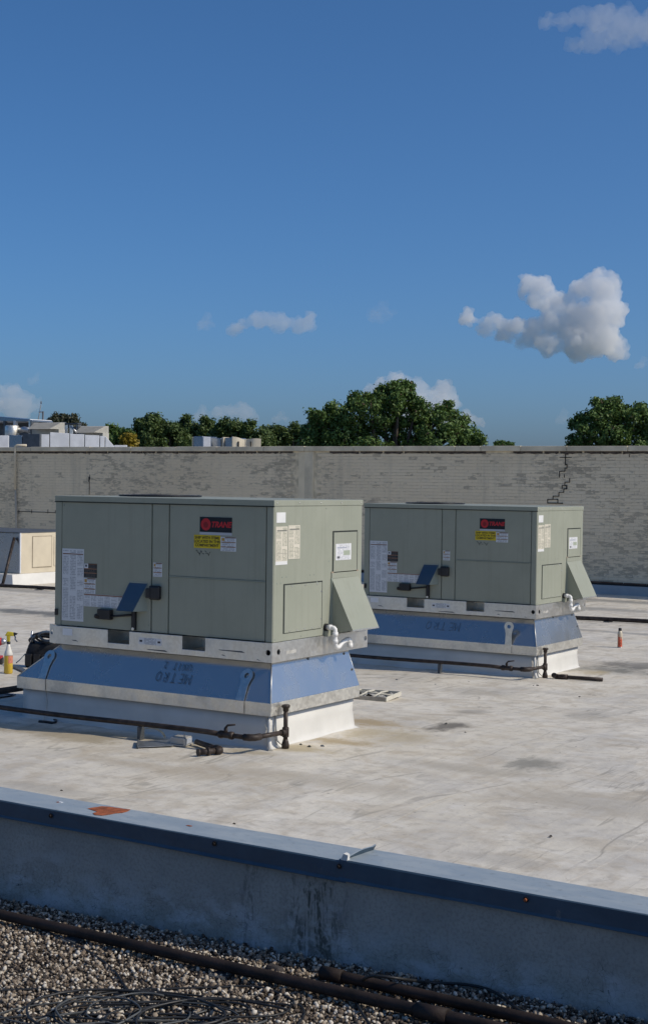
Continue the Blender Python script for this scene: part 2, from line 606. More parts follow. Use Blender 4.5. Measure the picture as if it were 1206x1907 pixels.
MAT['lab_white'] = make_label('carton_print', 1, 12, (0.74, 0.74, 0.74), (0.42, 0.43, 0.46), ((0.72, 0.80, 0.08, 0.7, (0.38, 0.40, 0.46)), (0.10, 0.24, 0.08, 0.26, (0.12, 0.12, 0.13)), (0.28, 0.58, 0.50, 0.93, (0.36, 0.40, 0.31))), axis=1, blocks=False)
MAT['paper_beige'] = simple('plain_sticker', (0.72, 0.72, 0.70), 0.45, 0, 0.03)

# ---------------------------------------------------------------- ground and the white roof
g = MB().add([(-6000, -3000, -5.2), (6000, -3000, -5.2), (6000, 9000, -5.2), (-6000, 9000, -5.2)], [(0, 1, 2, 3)])
MAT['grass'] = simple('distant_ground', (0.07, 0.085, 0.04), 0.9, 0, 0.3, 0.05)
struct(g.build('ground', 'grass'))

WALL_Y = 28.05
ys = [4.42] + list(np.linspace(5, 18, 53)) + [20, 22, 24, 26, 28.4]
xs = list(np.linspace(-36, 6, 85))
vs, fs = [], []
for j, y in enumerate(ys):
    for i, x in enumerate(xs):
        hump = 0.006 * math.sin(x * 2.1 + y * 0.7) * math.sin(y * 1.3 + 0.6 * x)
        vs.append((x, y, ground_z(y) + hump))
n = len(xs)
for j in range(len(ys) - 1):
    for i in range(n - 1):
        fs.append((j * n + i, j * n + i + 1, (j + 1) * n + i + 1, (j + 1) * n + i))
mb = MB()
mb.add(vs, fs, True)
roof = struct(mb.build('white_roof', 'roof'))
mb = MB()
mb.box((-36, 4.43, -5.15), (6, 28.3, -0.35))
MAT['render'] = simple('building_render', (0.4, 0.38, 0.35), 0.8)
struct(mb.build('building_base', 'render'))
# lapped membrane seams running away from the viewer
k = NT('membrane_seam')
p = k.pos()
c = k.mix(k.ramp(k.noise(p, 7, 5, 0.65), 0.35, 0.7), (0.53, 0.505, 0.46), (0.65, 0.635, 0.605))
MAT['seam'] = k.done(c, 0.6, 0, k.bump(k.noise(p, 12, 4), 0.5, 0.01), 0.3)
for su in (-10.3, -8.15, -5.25, -4.55, -3.1, -1.0):
    mb = MB()
    ring = [float(y) for y in np.arange(5.2, 27.7, 0.25)]
    vs, fs = [], []
    for i, y in enumerate(ring):
        x0 = su + 0.02 * math.sin(y * 1.7 + su) + 0.012 * math.sin(y * 5.1)
        wd = 0.13 + 0.02 * math.sin(y * 2.9 + su * 3)
        z = ground_z(y) + 0.006 * math.sin(x0 * 2.1 + y * 0.7) * math.sin(y * 1.3 + 0.6 * x0)
        vs += [(x0, y, z + 0.0005), (x0 + 0.03, y, z + 0.0018), (x0 + wd, y, z + 0.0018), (x0 + wd + 0.012, y, z + 0.0005)]
        if i:
            b = 4 * i
            fs += [(b - 4 + q, b - 3 + q, b + 1 + q, b + q) for q in range(3)]
    mb.add(vs, fs, False)
    o = mb.build('membrane_seam', 'roof', roof)


# ---------------------------------------------------------------- rooftop units
L, W, H, RAIL = 2.235, 1.32, 1.10, 0.155
Z0 = RAIL     # cabinet bottom inside the unit's own frame (origin: near corner, rail bottom)


def make_unit(label):
    t = thing('rooftop_unit', label, 'air conditioner', (-6.405, 9.45, 0.655), 0, 'packaged rooftop units on sheet metal curbs')
    N = lambda: MB((0, 0, Z0))
    # core cabinet, a little inside the outer panels
    N().box((-L + 0.012, 0.012, 0.002), (-0.012, W - 0.012, H - 0.03)).build('cabinet', 'paint_dark', t)
    gap = 0.0035
    # front panels (left service panel, narrow post panel, upper and lower right panels)
    for nm, x0, x1, z0, z1 in (('front_panel', -2.165, -1.195, 0.004, 1.055), ('front_panel', -1.188, -1.018, 0.004, 1.055),
                               ('front_panel', -1.011, -0.068, 0.472, 1.055), ('front_panel', -1.011, -0.068, 0.004, 0.463)):
        N().box((x0 + gap, -0.002, z0), (x1 - gap, 0.012, z1)).build(nm, 'paint', t, 0.003)
    N().box((-1.011, -0.008, 0.4635), (-0.068, 0.006, 0.4715)).build('panel_flange', 'paint_dark', t)
    N().box((-L, -0.004, 0.0), (-2.167, 0.04, 1.06)).build('corner_post', 'paint', t, 0.004)
    N().box((-0.062, -0.004, 0.0), (-0.0005, 0.03, 1.06)).build('corner_post', 'paint', t, 0.004)
    # right-hand side panel, back and left faces
    N().box((-0.014, 0.004, 0.0), (0.003, W, 1.06)).build('side_panel', 'paint', t, 0.003)
    N().box((-L, W - 0.014, 0.0), (-0.016, W + 0.002, 1.06)).build('back_panel', 'paint', t, 0.003)
    N().box((-L - 0.002, 0.042, 0.0), (-L + 0.012, W - 0.016, 1.06)).build('left_coil_panel', 'dark_metal', t, 0.003)
    # top panel with its turned-down lip
    mb = N()
    mb.box((-L - 0.006, -0.009, 1.052), (0.009, W + 0.009, 1.10))
    top = mb.build('top_panel', 'paint', t, 0.006)
    N().box((-L - 0.0065, -0.011, 1.046), (0.0095, -0.005, 1.0535)).build('lip_shadow_strip', 'gap', top)  # dark strip drawn in as the shadow under the front lip
    for q in range(5):
        N().lathe([(0.006, 0), (0.006, 0.003), (0.003, 0.005)], (0.009, 0.03 + q * (W - 0.06) / 4, 1.076), 8, 'x').build('screw', 'galv_rail', top)
    # condenser fan guard on the roof of the unit
    a, b = onw(228, 921, 10.11), onw(372, 924, 10.11)
    fx = (a[0] + b[0]) / 2 + 6.405
    fr = (b[0] - a[0]) / 2 * 0.84
    mb = N()
    for rr in np.linspace(fr * 0.2, fr, 7):
        mb.tube([(fx + rr * math.cos(q), 0.66 + rr * math.sin(q), 1.110 + 0.006 * (1 - (rr / fr) ** 2)) for q in np.linspace(0, 2 * math.pi, 40, endpoint=False)], 0.004, 6, closed=True)
    for q in np.linspace(0, math.pi, 5, endpoint=False):
        mb.tube([(fx - fr * math.cos(q), 0.66 - fr * math.sin(q), 1.107), (fx, 0.66, 1.114), (fx + fr * math.cos(q), 0.66 + fr * math.sin(q), 1.107)], 0.004, 6)
    fan = mb.build('fan_guard', 'black', t)
    N().lathe([(fr * 0.97, 1.095), (fr * 0.99, 1.106), (fr * 0.9, 1.106)], (fx, 0.66, 0), 40).build('fan_ring', 'dark_metal', fan)

    # printed labels on the front
    def flab(nm, x0, x1, z0, z1, mat, t_=0.0045, lab=None):
        return N().box((x0, -t_, z0), (x1, -0.0015, z1)).build(nm, mat, t, label=lab)
    flab('instruction_label', -2.155, -1.915, 0.045, 0.655, 'lab_big', lab='tall white label with three columns of small print')
    flab('warning_label', -1.912, -1.772, 0.420, 0.537, 'lab_dark', lab='black warning label with white picture')
    flab('warning_label', -1.912, -1.785, 0.285, 0.416, 'lab_warn')
    flab('instruction_label', -1.912, -1.472, 0.178, 0.282, 'lab_strip')
    flab('warning_label', -1.172, -1.084, 0.459, 0.573, 'lab_warn')
    flab('warning_label', -0.500, -0.352, 0.690, 0.803, 'lab_warn')
    yl = flab('notice_label', -0.763, -0.503, 0.708, 0.812, 'yellow_label', lab='yellow notice label with three lines of dark print')
    rot = Matrix.Rotation(R(90), 4, 'X')
    for q, body in enumerate(('SHIP WITH ITEMS', 'LOCATED IN THIS', 'COMPARTMENT')):
        text_part('lettering', body, 0.0315, 'yellow_ink', yl, Matrix.Translation((-0.633, -0.0052, Z0 + 0.790 - q * 0.030)) @ rot, bold=0.0006)
    flab('sticker', -0.706, -0.394, 0.815, 0.836, 'grey_tape')
    lg = flab('brand_plate', -0.706, -0.394, 0.837, 0.955, 'logo_black', 0.006, 'black brand plate with red disc and red lettering')
    N().lathe([(0.048, -0.0078), (0.048, -0.0062)], (-0.645, 0, 0.897), 32, 'y').build('disc', 'logo_red', lg)
    N().lathe([(0.024, -0.0082), (0.024, -0.0079)], (-0.645, 0, 0.893), 24, 'y').build('disc_centre', simple('logo_dark_red', (0.25, 0.01, 0.015), 0.4), lg)
    text_part('lettering', 'TRANE', 0.062, 'logo_red', lg, Matrix.Translation((-0.497, -0.007, Z0 + 0.896)) @ rot, shear=0.25, bold=0.0022)
    # scrawl left in marker under the yellow notice
    mb = N()
    for q in range(7):
        x = -0.745 + q * 0.021
        mb.tube([(x + 0.008 * math.sin(q * 2.1), -0.0025, 0.667 + 0.02 * math.sin(q * 1.7 + 1)), (x + 0.012, -0.0025, 0.675 + 0.016 * math.cos(q * 2.9)), (x + 0.02, -0.0025, 0.668 + 0.014 * math.sin(q * 3.3))], 0.0022, 5)
    mb.build('marker_scrawl', 'ink', t)
    # disconnect switch
    mb = N().box((-1.192, -0.05, 0.272), (-1.083, -0.001, 0.388))
    kn = mb.build('disconnect_switch', 'black', t, 0.018, seg=4)
    N().box((-1.212, -0.058, 0.285), (-1.165, -0.008, 0.365)).build('switch_handle', 'black', kn, 0.008)
    # sloping rain shield over the conduit entry
    hs = N()
    hs.add([(-1.422, -0.003, 0.400), (-1.232, -0.003, 0.400), (-1.475, -0.105, 0.172), (-1.300, -0.105, 0.172),
            (-1.422, 0.0, 0.396), (-1.232, 0.0, 0.396), (-1.475, -0.101, 0.170), (-1.300, -0.101, 0.170)],
           [(0, 1, 3, 2), (4, 6, 7, 5), (0, 4, 5, 1), (2, 3, 7, 6), (0, 2, 6, 4), (1, 5, 7, 3)])
    sh = hs.build('rain_shield', 'shield', t)
    N().hull([(-1.232, -0.0015, 0.398), (-1.300, -0.103, 0.172), (-1.232, -0.0015, 0.172)],
             [(-1.229, -0.0015, 0.398), (-1.297, -0.103, 0.172), (-1.229, -0.0015, 0.172)]).build('shield_cheek', 'paint_dark', sh)
    N().box((-1.425, -0.004, 0.398), (-1.23, -0.001, 0.412)).build('shield_flange', 'paint_dark', sh, 0.001)
    # junction box and conduit
    jb = N().box((-1.728, -0.05, 0.082), (-1.59, -0.001, 0.166)).build('conduit_box', 'black', t, 0.006)
    N().lathe([(0.018, -0.02), (0.022, 0), (0.018, 0.03)], (-1.735, -0.035, 0.105), 12, 'x').build('cable_gland', 'iron', jb)
    N().tube([(-1.59, -0.03, 0.112), (-1.50, -0.03, 0.122), (-1.372, -0.03, 0.136)], 0.0095, 8).build('conduit', 'black', t)
    N().box((-1.378, -0.03, 0.012), (-1.340, -0.001, 0.166)).build('conduit_riser', 'black', t, 0.004)
    N().lathe([(0.013, -0.034), (0.013, 0)], (-1.359, 0, 0.022), 12, 'y').build('screw', 'galv_rail', t)
    for (x, z) in ((-0.05, 1.03), (-0.085, 1.02), (-2.18, 0.06), (-0.985, 1.02), (-2.14, 1.02), (-1.215, 0.06)):
        N().lathe([(0.006, -0.006), (0.006, 0)], (x, 0, z), 8, 'y').build('screw', 'paint_dark', t)
    N().box((-2.226, -0.018, 0.085), (-2.196, -0.003, 0.14)).build('latch', 'black', t, 0.004)

    # ---- right-hand end
    def slab(nm, y0, y1, z0, z1, mat, t_=0.0055, lab=None):
        return N().box((0.0025, y0, z0), (t_, y1, z1)).build(nm, mat, t, label=lab)
    slab('sticker', 0.03, 0.155, 0.925, 1.005, 'paper_beige', lab='small square white sticker')
    slab('rating_plate', 0.022, 0.186, 0.625, 0.895, 'lab_beige')
    slab('sticker', 0.022, 0.186, 0.598, 0.640, 'paper_beige', 0.0052)
    slab('rating_plate', 0.198, 0.362, 0.638, 0.902, 'lab_beige')
    # upper access panel
    ap = N().box((0.002, 0.866, 0.470), (0.010, 1.232, 0.832)).build('access_panel', 'paint', t, 0.002)
    mb = N()
    for a0, a1, b0, b1 in ((0.852, 1.248, 0.832, 0.845), (0.852, 0.866, 0.470, 0.832), (1.232, 1.250, 0.470, 0.832)):
        mb.box((0.0025, a0, b0), (0.0045, a1, b1))
    mb.build('panel_gasket', 'gap', ap)
    N().box((0.0098, 0.893, 0.603), (0.0118, 1.135, 0.738)).build('carton_label', 'lab_white', ap, label='white shipping label with print')
    # lower access panel
    ap = N().box((0.002, 0.150, 0.062), (0.010, 0.690, 0.435)).build('access_panel', 'paint', t, 0.002)
    mb = N()
    for a0, a1, b0, b1 in ((0.138, 0.706, 0.435, 0.446), (0.138, 0.150, 0.058, 0.435), (0.690, 0.706, 0.062, 0.435), (0.150, 0.690, 0.057, 0.062)):
        mb.box((0.0025, a0, b0), (0.0042, a1, b1))
    mb.build('panel_gasket', 'gap', ap)
    for y in (0.22, 0.33, 0.44, 0.55, 0.66):
        N().lathe([(0.006, 0.0), (0.006, 0.013)], (0, y, 0.075), 8, 'x').build('screw', 'galv_rail', ap)
    for y, z in ((0.25, 0.425), (0.44, 0.425), (0.62, 0.425), (0.68, 0.36), (0.68, 0.14)):
        N().lathe([(0.006, 0.0), (0.006, 0.013)], (0, y, z), 8, 'x').build('screw', 'galv_rail', ap)
    for y, z in ((0.12, 0.50), (0.18, 0.50), (0.05, 0.455), (0.10, 0.455), (0.52, 0.50), (0.58, 0.50), (0.62, 0.44), (0.80, 0.60), (0.75, 1.03), (0.4, 0.02), (0.03, 0.02)):
        N().lathe([(0.006, 0.0), (0.006, 0.005)], (0, y, z), 8, 'x').build('screw', 'paint_dark', t)
    # outdoor-air hood: sloping front sheet, two cheeks, top flange
    hd = N().hull([(0.004, 0.842, 0.455), (0.004, 1.262, 0.455), (0.206, 1.262, 0.040), (0.206, 0.842, 0.040)],
                  [(0.004, 0.842, 0.462), (0.008, 1.262, 0.464), (0.214, 1.262, 0.044), (0.214, 0.842, 0.044)]).build('air_hood', 'paint', t)
    for y in (0.846, 1.252):
        N().hull([(0.003, y, 0.452), (0.203, y, 0.042), (0.003, y, -0.004)], [(0.003, y + 0.006, 0.452), (0.203, y + 0.006, 0.042), (0.003, y + 0.006, -0.004)]).build('hood_cheek', 'paint', hd)
    N().box((0.0035, 0.838, 0.456), (0.012, 1.266, 0.500)).build('hood_flange', 'paint', hd, 0.002)
    N().box((0.0035, 0.836, 0.499), (0.010, 1.266, 0.512)).build('sealant_bead', simple('old_sealant', (0.34, 0.27, 0.2), 0.8), hd, 0.003)
    N().box((0.205, 0.840, 0.032), (0.216, 1.264, 0.045)).build('drip_edge', 'galv_rail', hd, 0.002)
    N().box((0.02, 1.12, 0.0), (0.10, 1.25, 0.02)).build('hood_bracket', 'white_paint', hd, 0.002)
    N().box((0.003, 0.83, -0.01), (0.012, 0.86, 0.46)).build('hood_side_flange', 'paint_dark', hd, 0.002)
    # condensate trap in white plastic pipe
    def arc(c, r, a0, a1, n=7):
        return [(c[0] + 0.0, c[1] + r * math.cos(R(a)), c[2] + r * math.sin(R(a))) for a in np.linspace(a0, a1, n)]
    xo = 0.100
    pts = [(0.0, 0.757, 0.064), (0.06, 0.757, 0.064), (xo - 0.012, 0.757, 0.062), (xo - 0.002, 0.757, 0.052), (xo, 0.757, 0.03), (xo, 0.757, -0.045)]
    pts += arc((xo, 0.800, -0.055), 0.043, 180, 300, 8)
    pts += [(xo, 0.865, -0.064), (xo, 0.92, -0.050), (xo, 0.968, -0.050)]
    pts += [(xo, 0.985, -0.056), (xo, 0.991, -0.075), (xo, 0.991, -0.115)]
    tr = N().tube(pts, 0.0185, 12).build('condensate_trap', 'pvc', t)
    for q, ax, le in (((0.05, 0.757, 0.064), 'x', 0.03), ((xo, 0.757, 0.012), 'z', 0.035), ((xo, 0.757, -0.045), 'z', 0.03), ((xo, 0.95, -0.05), 'y', 0.03), ((xo, 0.991, -0.098), 'z', 0.035)):
        N().lathe([(0.0235, -le / 2), (0.0235, le / 2)], q, 14, ax).build('pipe_socket', 'pvc', tr)
    N().lathe([(0.03, 0.002), (0.03, 0.024)], (0, 0.757, 0.064), 14, 'x').build('pipe_grommet', 'black', tr)
    N().box((0.003, 0.738, -0.012), (0.03, 0.802, 0.035)).build('drain_outlet', 'paint', t, 0.004)

    # ---- base rails with fork pockets
    M0 = lambda: MB((0, 0, 0))
    mb = M0()
    pk = ((-1.632, -1.402), (-0.855, -0.628))
    xs_ = [-L - 0.005, pk[0][0], pk[0][1], pk[1][0], pk[1][1], -0.055]
    for q in range(0, 6, 2):
        mb.box((xs_[q], -0.022, 0.0), (xs_[q + 1], -0.010, RAIL - 0.002))
    for a_, b_ in pk:
        mb.box((a_, -0.0215, 0.0), (b_, -0.0105, 0.047))
    mb.box((-L - 0.005, -0.010, 0.0), (-0.02, 0.04, 0.006))
    rail = mb.build('base_rail', 'galv_rail', t, 0.0025)
    for a_, b_ in pk:
        mb = M0()
        d0, d1 = -0.0095, 0.24
        mb.add([(a_, d0, 0.046), (b_, d0, 0.046), (b_, d1, 0.046), (a_, d1, 0.046), (a_, d0, RAIL - 0.003), (b_, d0, RAIL - 0.003), (b_, d1, RAIL - 0.003), (a_, d1, RAIL - 0.003)],
               [(0, 1, 2, 3), (4, 5, 6, 7), (1, 2, 6, 5), (0, 3, 7, 4), (2, 3, 7, 6)])
        mb.build('fork_pocket', 'galv_rail', rail)
    M0().box((-1.300, -0.0245, 0.058), (-1.066, -0.0215, 0.112)).build('lifting_label', 'lab_rail', rail, label='white label with two black arrow marks')
    M0().box((-2.125, -0.0240, 0.078), (-2.018, -0.0215, 0.134)).build('sticker', 'paper', rail)
    for (x0, x1, z) in ((-2.03, -1.95, 0.042), (-0.50, -0.24, 0.070), (-1.22, -1.00, 0.022), (-0.47, -0.42, 0.030), (-0.13, -0.09, 0.018)):
        M0().hull([(x0, -0.0228, z), (x0 + 0.02, -0.0228, z - 0.006), (x1, -0.0228, z - 0.010), (x1 - 0.03, -0.0228, z + 0.003)],
                  [(x0, -0.0222, z), (x0 + 0.02, -0.0222, z - 0.006), (x1, -0.0222, z - 0.010), (x1 - 0.03, -0.0222, z + 0.003)]).build('scrape_mark', 'dark_metal', rail)
    M0().holed(-0.0555, 0.0135, 0.0, RAIL - 0.002, -0.022, 0.078, 0.022, -0.0235, -0.012).build('corner_plate', 'galv_rail', rail)
    # side rail
    mb = M0()
    mb.box((0.002, 0.118, 0.0), (0.012, W + 0.03, RAIL - 0.002))
    mb.box((-0.05, -0.008, 0.0), (0.002, W + 0.03, 0.006))
    sr = mb.build('base_rail', 'galv_rail', t, 0.0025)
    M0().holed(-0.012, 0.1175, 0.0, RAIL - 0.002, 0.068, 0.078, 0.022, 0.0015, 0.0135, 'yz').build('corner_plate', 'galv_rail', sr)
    M0().holed(W + 0.03, W + 0.105, 0.0, RAIL - 0.002, W + 0.07, 0.078, 0.022, 0.0, 0.010, 'yz').build('lifting_ear', 'galv_rail', sr)
    M0().box((0.0118, 0.18, 0.052), (0.0126, 0.32, 0.078)).build('scrape_mark', 'galv_flange', sr, 0.0)
    mb = M0()
    mb.box((-L - 0.005, W + 0.01, 0.0), (-0.002, W + 0.022, RAIL - 0.002))
    mb.build('base_rail', 'galv_rail', t)
    mb = M0()
    mb.box((-L - 0.012, 0.03, 0.0), (-L - 0.002, W + 0.008, RAIL - 0.002))
    lr = mb.build('base_rail', 'galv_rail', t)
    M0().holed(-L - 0.062, -L - 0.0145, 0.0, RAIL + 0.004, -L - 0.036, 0.088, 0.018, 0.004, 0.012).build('lifting_ear', 'galv_rail', lr)
    # dark floor pan closing the base
    M0().box((-L + 0.02, 0.26, 0.02), (-0.06, W - 0.02, RAIL - 0.004)).build('floor_pan', 'dark_metal', t)
    M0().box((-1.39, 0.0, 0.02), (-0.87, 0.25, RAIL - 0.004)).build('floor_pan', 'dark_metal', t)
    return t


unit = make_unit('nearer sage green rooftop air conditioner with sloping white-lit hood at its right end')


# ---------------------------------------------------------------- sheet metal curb adapters and white curbs
CB = dict(x0=-8.935, x1=-6.385, y0=9.385, y1=10.64)


def make_adapter(label):
    # origin: near ground corner of the curb
    ox, oy = CB['x1'], CB['y0']
    t = thing('curb_adapter', label, 'curb adapter', (ox, oy, 0.255), 0, 'sheet metal curb adapters under the units')
    x0, x1 = -8.972 - ox, -6.345 - ox
    y0, y1 = 9.352 - oy, 10.662 - oy
    zt, zf = 0.398, 0.100
    tx0, tx1, ty0, ty1 = -8.60 - ox, -6.452 - ox, 9.512 - oy, 10.64 - oy
    b = [(x0, y0, zf), (x1, y0, zf), (x1, y1, zf), (x0, y1, zf)]
    q = [(tx0, ty0, zt), (tx1, ty0, zt), (tx1, ty1, zt), (tx0, ty1, zt)]
    th = 0.004
    names = ('front', 'right', 'back', 'left')
    for i in range(4):
        j = (i + 1) % 4
        B0, B1, T1, T0 = (Vector(b[i]), Vector(b[j]), Vector(q[j]), Vector(q[i]))
        nrm = (B1 - B0).cross(T0 - B0).normalized() * th
        # slightly dished sheet
        vs, fs = [], []
        NU, NV = 1, 1
        for vv in range(NV + 1):
            for uu in range(NU + 1):
                a, c_ = uu / NU, vv / NV
                P = (B0 * (1 - a) + B1 * a) * (1 - c_) + (T0 * (1 - a) + T1 * a) * c_
                bul = 0.0
                vs.append(tuple(P + nrm.normalized() * bul))
        for vv in range(NV):
            for uu in range(NU):
                e = vv * (NU + 1) + uu
                fs.append((e, e + 1, e + NU + 2, e + NU + 1))
        mb = MB()
        mb.add(vs, fs, False)
        o = mb.build('sloping_panel', 'galv_slope', t)
        sol = o.modifiers.new('thickness', 'SOLIDIFY')
        sol.thickness = th
        sol.offset = -1
    # upturned corner seams
    for i in (0, 1, 2, 3):
        B0, T0 = Vector(b[i]), Vector(q[i])
        MB().tube([tuple(B0), tuple(T0)], 0.0045, 6).build('corner_seam', 'galv_flange', t)
    # vertical flange
    mb = MB()
    f = 0.004
    for a_, b_ in (((x0, y0 - f, 0.0), (x1, y0, zf + 0.001)), ((x0, y1, 0.0), (x1, y1 + f, zf + 0.001)),
                   ((x1 - 0.001, y0 - f + 0.001, 0.002), (x1 + f, y1 + f - 0.001, zf)), ((x0 - f, y0 - f + 0.001, 0.002), (x0 + 0.001, y1 + f - 0.001, zf))):
        MB().box(a_, b_).build('flange', 'galv_flange', t, 0.0015)
    # closing plate under the unit
    MB().box((tx0 + 0.01, ty0 + 0.01, zt - 0.012), (tx1 - 0.01, ty1 - 0.01, zt - 0.004)).build('top_plate', 'dark_metal', t)
    # a few self-tapping screws along the right slope
    for (a, c_) in ((0.45, 0.93), (0.93, 0.9), (0.97, 0.45)):
        P = (Vector(b[1]) * (1 - a) + Vector(b[2]) * a) * (1 - c_) + (Vector(q[1]) * (1 - a) + Vector(q[2]) * a) * c_
        MB().lathe([(0.010, -0.004), (0.010, 0.010), (0.006, 0.014)], tuple(P), 8, 'x').build('screw', 'dark_metal', t)
    return t, (x0, x1, y0, y1, zf, zt, tx0, tx1, ty0, ty1)


def lug_mesh(bend):
    """keyhole lifting lug: a tapered strap rising to a round eye, bent back against the slope"""
    cz, R0 = 0.205, 0.056
    outer = []
    for a in np.linspace(215, -35, 22):
        outer.append((R0 * math.cos(R(a)), cz + R0 * math.sin(R(a))))
    outer += [(0.036, 0.12), (0.038, 0.05), (0.040, 0.0), (0.0, 0.0), (-0.040, 0.0), (-0.038, 0.05), (-0.036, 0.12)]
    inner = []
    for (x, z) in outer:
        a = math.atan2(z - cz, x)
        inner.append((0.022 * math.cos(a), cz + 0.022 * math.sin(a)))

    def P(x, z, off):
        return (x, -0.006 + z * math.sin(bend) - off * math.cos(bend), z * math.cos(bend) + off * math.sin(bend))
    th, n = 0.005, len(outer)
    vs = [P(*o, 0) for o in outer] + [P(*o, 0) for o in inner] + [P(*o, th) for o in outer] + [P(*o, th) for o in inner]
    fs = []
    for i in range(n):
        j = (i + 1) % n
        fs += [(i, j, n + j, n + i), (2 * n + j, 2 * n + i, 3 * n + i, 3 * n + j), (j, i, 2 * n + i, 2 * n + j), (n + i, n + j, 3 * n + j, 3 * n + i)]
    b = len(vs)
    # strap turned down over the flange
    x0_, x1_, y0_, y1_, z0_, z1_ = -0.040, 0.040, -0.011, -0.006, -0.095, 0.0
    vs += [(x0_, y0_, z0_), (x1_, y0_, z0_), (x1_, y1_, z0_), (x0_, y1_, z0_), (x0_, y0_, z1_), (x1_, y0_, z1_), (x1_, y1_, z1_), (x0_, y1_, z1_)]
    fs += [tuple(b + q for q in f) for f in ((3, 2, 1, 0), (4, 5, 6, 7), (0, 1, 5, 4), (1, 2, 6, 5), (2, 3, 7, 6), (3, 0, 4, 7))]
    return vs, fs


adapter, AD = make_adapter('blue reflecting sheet metal skirt under the nearer unit with upside-down writing')
x0, x1, y0, y1, zf, zt, tx0, tx1, ty0, ty1 = AD
slope = math.atan2(ty0 - y0, zt - zf)
adapter2 = copy_tree(adapter)
adapter2.location = (CB['x1'] - 0.405, CB['y0'] + 5.83, 0.155)
tag(adapter2, 'blue reflecting sheet metal skirt under the farther unit with upright keyhole lug', 'curb adapter')
for par, spots in ((adapter, ((-2.30, slope - 0.02), (-0.245, slope - 0.03))), (adapter2, ((-0.30, 0.06), (-2.30, slope)))):
    for (lx, bend) in spots:
        mb = MB((lx, y0 - 0.002, zf))
        mb.add(*lug_mesh(bend))
        mb.build('lifting_lug', 'galv_rail' if par is adapter else 'galv_flange', par)
# marker writing on the front slope, upside down
nrm = Vector((0, -math.cos(slope), math.sin(slope)))
up = Vector((0, math.sin(slope), math.cos(slope)))


def slope_mtx(x, s):
    org = Vector((x, y0, zf)) + up * s + nrm * 0.008
    ex = Vector((-1, 0, 0))
    ey = -up
    ez = ex.cross(ey)
    return Matrix([[ex[i], ey[i], ez[i], org[i]] for i in range(3)] + [[0, 0, 0, 1]])


STROKES = {
    'M': [[(0, 0), (0.05, 1), (0.4, 0.35), (0.75, 1), (0.8, 0)]],
    'E': [[(0.6, 1), (0.05, 0.95), (0, 0), (0.62, 0.02)], [(0.02, 0.5), (0.5, 0.55)]],
    'T': [[(0, 1), (0.75, 0.95)], [(0.38, 0.97), (0.34, 0)]],
    'R': [[(0, 0), (0.02, 1), (0.5, 0.95), (0.55, 0.6), (0.05, 0.5), (0.6, 0)]],
    'O': [[(0.35, 1), (0.02, 0.7), (0.05, 0.2), (0.4, 0), (0.68, 0.3), (0.65, 0.75), (0.35, 1)]],
    'U': [[(0, 1), (0.03, 0.25), (0.3, 0), (0.58, 0.2), (0.6, 1)]],
    'N': [[(0, 0), (0.03, 1), (0.55, 0.05), (0.6, 1)]],
    'I': [[(0.1, 1), (0.08, 0)]],
    '2': [[(0, 0.75), (0.2, 1), (0.5, 0.9), (0.45, 0.6), (0, 0.02), (0.7, 0.05)]],
}


def marker(body, size, par, mtx, r=0.0042, mat='ink'):
    mb = MB()
    x = 0.0
    rj = random.Random(len(body) + int(size * 1000))
    for ch in body:
        for st in STROKES.get(ch, ()):
            pts = [(x + (a + rj.uniform(-.05, .05)) * size * 0.8, (b + rj.uniform(-.06, .06)) * size) for a, b in st]
            pts = [tuple(mtx @ Vector((a, b, 0))) for a, b in pts]
            mb.tube(pts, r, 5)
        x += size * (0.5 if ch in 'I ' else 0.92) + rj.uniform(-.008, .008)
    return mb.build('marker_writing', mat, par)


MAT['ink_faded'] = simple('faded_marker', (0.10, 0.14, 0.19), 0.35, 0.5)
MAT['ink'] = simple('worn_marker_ink', (0.03, 0.04, 0.06), 0.4)
mx_ = float(onw(357, 1262, 9.42)[0]) - CB['x1']
marker('METRO', 0.080, adapter, slope_mtx(mx_, 0.165), 0.0023)
marker('UNIT 2', 0.060, adapter, slope_mtx(mx_ - 0.03, 0.255), 0.0020)
marker('METRO', 0.10, adapter2, slope_mtx(float(onw(855, 1170, 15.25)[0]) - CB['x1'] + 0.405, 0.22), 0.0022, 'ink_faded')


